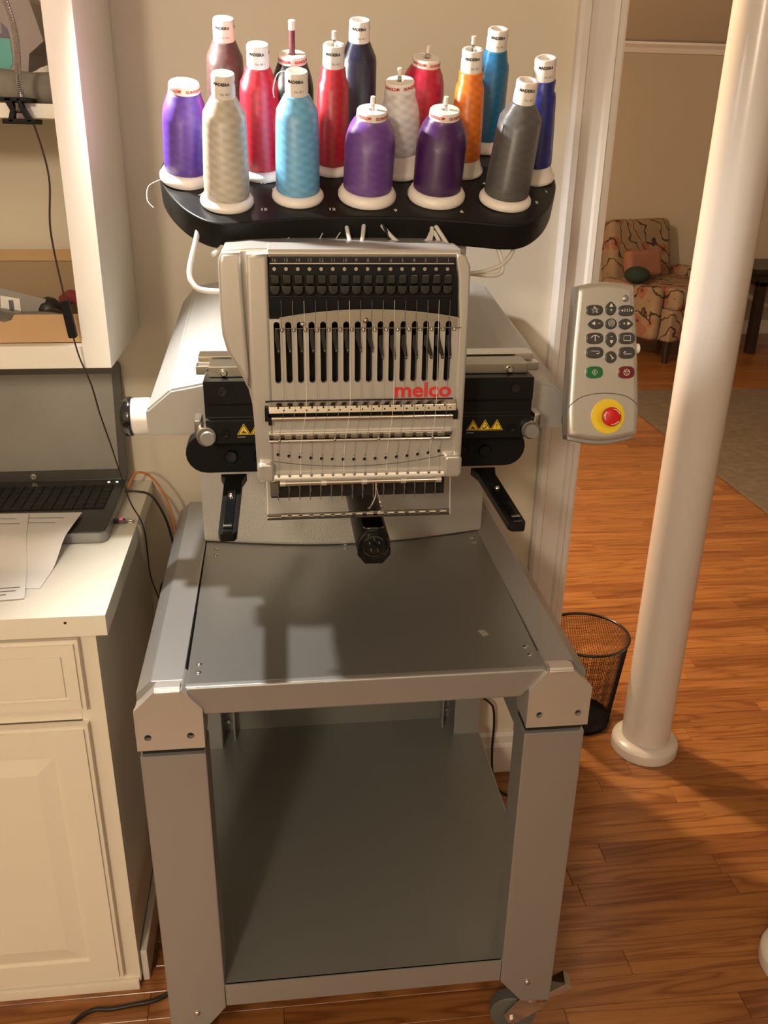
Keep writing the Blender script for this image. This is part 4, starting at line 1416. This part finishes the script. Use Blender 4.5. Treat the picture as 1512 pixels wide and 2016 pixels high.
solo('tangled_cables', bk2, 'dark_items', 'black bundled cables heaped in the cardboard box', 'cables', (-.45, .5, 1.0975))
b = tube([(-.455, .575, 1.128), (-.44, .565, 1.137), (-.422, .55, 1.132), (-.415, .535, 1.118), (-.416, .525, 1.109)], .011, 10)
solo('red_cable', b, 'red_items', 'dull red coil lying in the corner of the cardboard box', 'cable', (-.43, .53, 1.0975))
bt = cyl((-.545, .43, 1.107), (-.49, .43, 1.107), .0095, 14)
solo('battery_holder', bt, 'dark_items', 'black cylinder showing in the notch of the cardboard box', 'part', (-.52, .43, 1.0975))

# items on the upper shelf
rl = bmesh.new()
P = []
for i in range(15):
    x = -.70 + .31 * i / 14
    P.append((x, .47, 1.4445 + .003 * sin(i * .9)))
tube(P, .0215, 18, bm=rl, smoothp=False)
xf(rl, Matrix())
for v in rl.verts:
    v.co.z = max(v.co.z, 1.4222)
solo('rolled_cloth', rl, 'cloth_grey', 'grey speckled rolled cloth on the upper shelf', 'cloth', (-.54, .47, 1.4222))
wh = bmesh.new()
bmesh.ops.create_icosphere(wh, subdivisions=3, radius=1)
for v in wh.verts:
    n = 1 + .12 * sin(v.co.x * 5 + 1) + .08 * sin(v.co.y * 9 + v.co.x * 4)
    v.co = Vector((-.425 + v.co.x * .030 * n, .512 + v.co.y * .018, 1.447 + v.co.z * .0245 * n))
solo('white_bundle', wh, 'cloth_white', 'crumpled white bundle behind the rolled cloth', 'bundle', (-.43, .515, 1.4222))
pk = thing('product_box', 'grey box with a dark and teal printed panel on the upper shelf', 'box', (-.54, .56, 1.4215))
RB = Matrix.Translation((-.545, .56, 1.4222)) @ Matrix.Rotation(rad(-6), 4, 'Z')
obj('carton', xf(prism([(-.1, 0), (.082, .0), (.095, .068), (.118, .085), (.105, .135), (.09, .15), (-.1, .15)], 'Y', -.012, .06), RB), 'box_grey', pk, smooth=False)
obj('teal_panel', xf(prism([(-.1, .052), (.062, .045), (.07, .055), (.07, .087), (-.1, .098)], 'Y', -.0135, -.012), RB), 'teal', pk, smooth=False)
obj('dark_panel', xf(prism([(-.1, .099), (.07, .088), (.068, .1), (.05, .118), (.0, .13), (-.1, .132)], 'Y', -.0135, -.012), RB), 'slate', pk, smooth=False)
obj('print', xf(on_front(text_bm('TURN', .021, align='RIGHT'), .062, -.0139, .1), RB), 'box_grey', pk, smooth=False)
obj('white_panel', xf(prism([(-.1, .0), (.06, .0), (.066, .04), (-.1, .046)], 'Y', -.0135, -.012), RB), 'paper', pk, smooth=False)

# ================================================================== CLIP LAMP
LAMP = Vector((-.385, .315, 1.64))
LDIR = Vector((.65, -.38, -.66)).normalized()
LROT = Vector((0, 0, -1)).rotation_difference(LDIR).to_matrix().to_4x4()
cl = thing('clip_lamp', 'gooseneck clip lamp clamped to the shelf edge with a black cord and switch', 'lamp', (-.44, .40, 1.41))
jaw = bmesh.new()
box(-.459, -.423, .372, .43, 1.4225, 1.428, bev=.0015, bm=jaw)
box(-.459, -.420, .372, .43, 1.3955, 1.402, bev=.0015, bm=jaw)
obj('jaws', jaw, 'black', cl)
obj('grip', prism([(-.4545, 1.428), (-.447, 1.412), (-.452, 1.398), (-.4445, 1.398), (-.4405, 1.412), (-.444, 1.428)], 'Y', .372, .386, bev=.001), 'black', cl)
obj('grip', prism([(-.433, 1.428), (-.428, 1.414), (-.419, 1.398), (-.427, 1.398), (-.434, 1.412), (-.438, 1.428)], 'Y', .372, .386, bev=.001), 'black', cl)
obj('spring', tube([(-.444 + .014 * i / 40, .379 + .004 * cos(i * 1.05), 1.413 + .004 * sin(i * 1.05)) for i in range(41)], .0009, 5, smoothp=False), 'chrome', cl)
neck_pts = [(-.436, .398, 1.428), (-.4365, .398, 1.455), (-.433, .398, 1.49), (-.435, .398, 1.52), (-.444, .395, 1.56), (-.455, .385, 1.61), (-.452, .365, 1.66), (-.432, .34, 1.69), (-.41, .325, 1.68), tuple(LAMP + LDIR * -.03)]
nk = spline(neck_pts, 24)
b = bmesh.new()
tube(nk, [(.0042 if i % 2 else .0034) for i in range(len(nk))], 10, bm=b, smoothp=False)
obj('gooseneck', b, 'gooseneck', cl, label='ribbed metal gooseneck')
obj('lamp_head', xf(lathe([(.008, .034), (.03, .028), (.042, .012), (.044, .002), (.042, .0015), (.0405, .0025), (.038, .010), (.004, .020), (0, .02)], (0, 0, 0), 'Z', 32), Matrix.Translation(LAMP) @ LROT), 'black', cl)
cordp = [(-.428, .385, 1.40), (-.4195, .38, 1.392), (-.4085, .376, 1.33), (-.4155, .376, 1.26), (-.409, .374, 1.18), (-.406, .372, 1.163)]
obj('cord', tube(cordp, .0014, 6), 'cord_brown', cl)
sw = prism(rrect(-.0062, .0062, -.027, .027, .003), 'Y', -.005, .005, bev=.0012, bev_caps_only=True)
obj('switch', xf(sw, Matrix.Translation((-.4045, .372, 1.1365)) @ Matrix.Rotation(rad(-6), 4, 'Y')), 'black', cl, label='black inline cord switch')
obj('cord', tube([(-.402, .372, 1.112), (-.397, .374, 1.08), (-.39, .40, 1.03), (-.393, .45, .97), (-.386, .48, .90), (-.375, .49, .83), (-.368, .50, .79), (-.3515, .505, .74), (-.3475, .50, .65), (-.333, .50, .585), (-.325, .50, .50), (-.325, .50, .2), (-.33, .45, .01)], .0014, 6), 'cord_brown', cl)
lampo = lamp('clip_lamp_light', 'SPOT', tuple(LAMP + LDIR * .002), LED_W, (1, .95, .88), .022, target=tuple(LAMP + LDIR), spot=(rad(118), .5))

# ================================================================== LAPTOP
lp = thing('laptop', 'open black laptop with grey screen standing on the countertop', 'laptop', (-.585, .53, .762))
LX0, LX1, LF, LH = -.772, -.395, .402, .652
LZ = .763
obj('base', prism(rrect(LX0, LX1, LF, LH, .014), 'Z', LZ, LZ + .018, bev=.003, bev_caps_only=True), 'laptop_grey', lp, label='grey edged base')
deck = obj('deck', prism(rrect(LX0 + .003, LX1 - .003, LF + .003, LH - .002, .012), 'Z', LZ + .0175, LZ + .0195), 'laptop_bezel', lp)
kb = obj('keyboard', box(LX0 + .02, LX1 - .022, LF + .098, LH - .036, LZ + .0195, LZ + .0200), 'dark', lp)
kme = None
for rI in range(6):
    yk = LF + .102 + rI * .0185
    for cI in range(19):
        xk = LX0 + .0225 + cI * .01765
        if kme is None:
            kbm = box(0, .0155, 0, .016 if rI else .016, 0, .0016, bev=.0005, seg=1)
            kme = bpy.data.meshes.new('key')
            kbm.to_mesh(kme)
            kbm.free()
            kme.materials.append(MATS['key'])
        o = bpy.data.objects.new('key', kme)
        COL.objects.link(o)
        o.parent = kb
        o.location = Vector((xk, yk, LZ + .0200)) - WM[kb].translation
for sx in (-.4285, -.4135):
    obj('status_light', box(sx - .002, sx + .002, LH - .0235, LH - .0205, LZ + .0195, LZ + .0201), 'led_white', deck)
# lid leaning back a little
tilt = math.atan2(.036, .215)
LR = Matrix.Translation((0, LH - .004, LZ + .018)) @ Matrix.Rotation(-tilt, 4, 'X')
lid = obj('lid', xf(prism(rrect(LX0, LX1, 0, .222, .010), 'Y', -.003, .006, bev=.002, bev_caps_only=True), LR), 'laptop_bezel', lp, label='black bezel of the lid')
obj('screen', xf(box(LX0 + .018, LX1 - .016, -.0036, -.0029, .021, .199), LR), 'lcd', lid, label='grey screen, switched off')
lgo = obj('emblem', xf(lathe([(.0, -.0042), (.0052, -.0042), (.0055, -.003)], (-.5675, 0, .0098), 'Y', 24), LR), 'chrome', lid)
obj('emblem_print', xf(on_front(text_bm('hp', .0078), -.5675, -.0046, .0100), LR), 'ink_black', lid, smooth=False)
obj('webcam', xf(cyl((-.5835, -.0036, .213), (-.5835, -.0028, .213), .002, 10), LR), 'dark', lid)
# usb receiver with lanyard ring
us = thing('usb_stick', 'dark purple usb stick glowing red in the laptop side', 'usb stick', (-.384, .475, .7625))
obj('body', box(-.3948, -.376, .4695, .4785, .7665, .7735, bev=.001), 'usb_body', us)
obj('light', box(-.386, -.3805, .4715, .4765, .7733, .7741), 'led_red', us)
obj('ring', tube([(-.376 + .0075 - .0075 * cos(2 * PI * i / 20), .474 + .004 * sin(2 * PI * i / 20), .769 - .001 * i / 20) for i in range(21)], .0009, 6, smoothp=False), 'chrome', us)
obj('strap_tag', prism([(-.3565, .765), (-.3505, .762), (-.3465, .705), (-.3495, .694), (-.3535, .704)], 'Y', .470, .4715), 'tag_grey', us)


# papers
def sheet(name, pts, label, lines):
    """slightly sagging printed sheet; pts: four corners"""
    b = bmesh.new()
    n = 22
    g = []
    a, b_, c, d = [Vector(p) for p in pts]
    lift = a.z

    def drape(p):
        t = max(0, min(1, (p.y - .30) / (.392 - .30)))
        t = t * t * (3 - 2 * t)
        return Vector((p.x, p.y, .7632 + lift + t * .0245))
    for i in range(n + 1):
        row = []
        for j in range(n + 1):
            u, v = i / n, j / n
            p = (a * (1 - u) + b_ * u) * (1 - v) + (d * (1 - u) + c * u) * v
            row.append(b.verts.new(drape(p) + Vector((0, 0, .0012 * sin(u * 3) * sin(v * 3.1)))))
        g.append(row)
    for i in range(n):
        for j in range(n):
            b.faces.new((g[i][j], g[i + 1][j], g[i + 1][j + 1], g[i][j + 1]))
    r = bmesh.ops.extrude_face_region(b, geom=b.faces[:])
    bmesh.ops.translate(b, verts=[v for v in r['geom'] if isinstance(v, bmesh.types.BMVert)], vec=(0, 0, -.0004))
    o = solo(name, b, 'paper', label, 'paper', tuple(drape((a + c) / 2)))
    for (u0, u1, v0) in lines:
        lb = bmesh.new()
        def Q(u, v):
            p = (a * (1 - u) + b_ * u) * (1 - v) + (d * (1 - u) + c * u) * v
            return drape(p) + Vector((0, 0, .0012 * sin(u * 3) * sin(v * 3.1) + .0005))
        k = 6
        for s in range(k):
            ua, ub = u0 + (u1 - u0) * s / k, u0 + (u1 - u0) * (s + 1) / k
            vs_ = [lb.verts.new(q) for q in (Q(ua, v0), Q(ub, v0), Q(ub, v0 + .009), Q(ua, v0 + .009))]
            lb.faces.new(vs_)
        bmesh.ops.remove_doubles(lb, verts=lb.verts, dist=1e-6)
        obj('print_line', lb, 'ink', o, smooth=False)
    return o


sheet('paper_sheet', [(-.60, .482, .0), (-.447, .476, .0), (-.467, .249, .0), (-.62, .26, .0)], 'white printed sheet lying partly over the laptop deck, under another sheet', [(.35, .85, .10), (.5, .8, .19), (.1, .4, .27), (.1, .45, .33), (.15, .6, .45)])
sheet('paper_sheet', [(-.78, .488, .0016), (-.534, .472, .0016), (-.481, .217, .0016), (-.74, .190, .0016)], 'white printed sheet with pencilled notes lying on top of the other sheet', [(.55, .92, .08), (.6, .95, .16), (.6, .8, .33), (.75, .97, .86), (.8, .95, .9), (.7, .9, .94)])

# cables
solo('orange_cable', tube([(-.395, .62, .772), (-.375, .63, .80), (-.345, .62, .79), (-.318, .60, .745), (-.309, .59, .69), (-.31, .585, .62), (-.315, .58, .4), (-.318, .58, .007)], .0022, 8), 'orange_cable', 'orange cable looping from the laptop down behind the stand', 'cable', (-.35, .6, .77))
solo('black_cable', tube([(-.396, .605, .773), (-.375, .605, .772), (-.348, .60, .764), (-.327, .60, .72), (-.317, .60, .67), (-.3165, .60, .64), (-.332, .595, .60), (-.345, .58, .575), (-.336, .55, .54), (-.328, .55, .4), (-.33, .54, .007)], .0023, 8), 'cord_black', 'black cable looping from the laptop side into the gap', 'cable', (-.35, .6, .77))
solo('power_cord', tube([(-.50, .08, .0045), (-.482, .118, .0045), (-.455, .137, .0045), (-.425, .136, .0045), (-.39, .14, .0045), (-.34, .15, .0045), (-.28, .2, .0045), (-.2, .28, .0045)], .004, 8), 'cord_black', 'black power cord lying on the floor in front of the cabinet', 'cord', (-.42, .137, .0))
solo('trailing_cable', tube([(.31, .66, .25), (.325, .655, .232), (.34, .65, .222), (.352, .648, .205), (.357, .648, .16), (.357, .648, .09), (.362, .64, .02), (.375, .60, .0035), (.42, .585, .0035), (.47, .62, .0035)], .0028, 8), 'cord_black', 'black cord dropping beside the shelf to the baseboard', 'cord', (.36, .64, 0))

# ================================================================== WASTEBASKET
WBX, WBY = .640, .868
wb = thing('wastebasket', 'black wire mesh wastebasket behind the stand leg and column', 'wastebasket', (WBX, WBY, 0))
obj('rim', tube([(WBX + .104 * cos(2 * PI * i / 48), WBY + .104 * sin(2 * PI * i / 48), .25) for i in range(49)], .0035, 8, smoothp=False), 'black_gloss', wb)
mb = bmesh.new()
nA, nZ = 132, 56
for i in range(nA):
    a = 2 * PI * i / nA
    tube([(WBX + .080 * cos(a), WBY + .080 * sin(a), .004), (WBX + .104 * cos(a), WBY + .104 * sin(a), .25)], .00055, 3, bm=mb, smoothp=False)
for k in range(nZ):
    z = .006 + .244 * k / nZ
    r = .080 + .024 * (z - .004) / .246
    tube([(WBX + r * cos(2 * PI * i / 32), WBY + r * sin(2 * PI * i / 32), z) for i in range(33)], .0005, 3, bm=mb, smoothp=False)
obj('wire_mesh', mb, 'black', wb, kind='stuff')
obj('bottom_pan', lathe([(.0, .0), (.081, .0), (.083, .012), (.0815, .012), (.079, .004), (0, .004)], (WBX, WBY, 0), 'Z', 40), 'black', wb)

# ================================================================== LIVING AREA
rg = prism([(1.84, 1.55), (4.7, 1.55), (4.7, 3.93), (1.84, 3.93)], 'Z', .001, .014, bev=.004)
solo('area_rug', rg, 'rug', 'brown mottled area rug on the wood floor', 'rug', (3.27, 2.74, .001))

# floral armchair, turned a little to the right
AR = Matrix.Translation((2.60, 4.98, 0)) @ Matrix.Rotation(rad(22), 4, 'Z')
ac = thing('armchair', 'floral tapestry armchair with dark wooden feet', 'armchair', (2.60, 4.98, 0))


def soft(x0, x1, y0, y1, z0, z1, bev):
    return box(x0, x1, y0, y1, z0, z1, bev=bev, seg=4)


bkb = soft(-.31, .25, -.07, .07, 0, .52, .05)
obj('backrest', xf(bkb, AR @ Matrix.Translation((0, .27, .36)) @ Matrix.Rotation(rad(-12), 4, 'X')), 'floral', ac)
obj('seat_cushion', xf(soft(-.27, .28, -.34, .24, .35, .50, .045), AR), 'floral', ac)
obj('seat_base', xf(soft(-.29, .30, -.33, .32, .15, .36, .02), AR), 'floral', ac)
obj('arm', xf(soft(.27, .37, -.25, .30, .15, .56, .045), AR), 'floral', ac)
obj('arm', xf(soft(-.37, -.28, -.25, .30, .15, .50, .045), AR), 'floral', ac)
for sx, sy in ((-.24, -.28), (.26, -.28), (-.24, .26), (.26, .26)):
    obj('leg', xf(cyl((sx, sy, .16), (sx, sy, .0), .03, 12, r2=.02), AR), 'wood_dark', ac)
b = bmesh.new()
bmesh.ops.create_icosphere(b, subdivisions=3, radius=1)
for v in b.verts:
    v.co = AR @ Vector((-.345 + v.co.x * .085, -.03 + v.co.y * .09, .556 + v.co.z * .055))
solo('round_cushion', b, 'green_fabric', 'small dark green round cushion on the arm of the floral armchair', 'cushion', tuple(AR @ Vector((-.345, -.03, .5))))
b = soft(-.15, .15, -.04, .04, -.09, .09, .035)
solo('throw_pillow', xf(b, AR @ Matrix.Translation((-.18, .10, .605)) @ Matrix.Rotation(rad(-14), 4, 'X')), 'pink_fabric', 'rust pink pillow leaning on the armchair back', 'pillow', tuple(AR @ Vector((-.13, .1, .5))))

dt = thing('side_table', 'dark wooden table against the far wall beside the armchair', 'table', (3.7, 5.1, 0))
obj('table_top', box(3.13, 4.3, 4.82, 5.4, .555, .59, bev=.005), 'wood_dark', dt)
obj('apron', box(3.2, 4.24, 4.87, 5.35, .47, .555), 'wood_dark', dt)
for x in (3.20, 4.18):
    for y in (4.87, 5.3):
        obj('leg', box(x, x + .06, y, y + .06, 0, .5, bev=.004), 'wood_dark', dt)
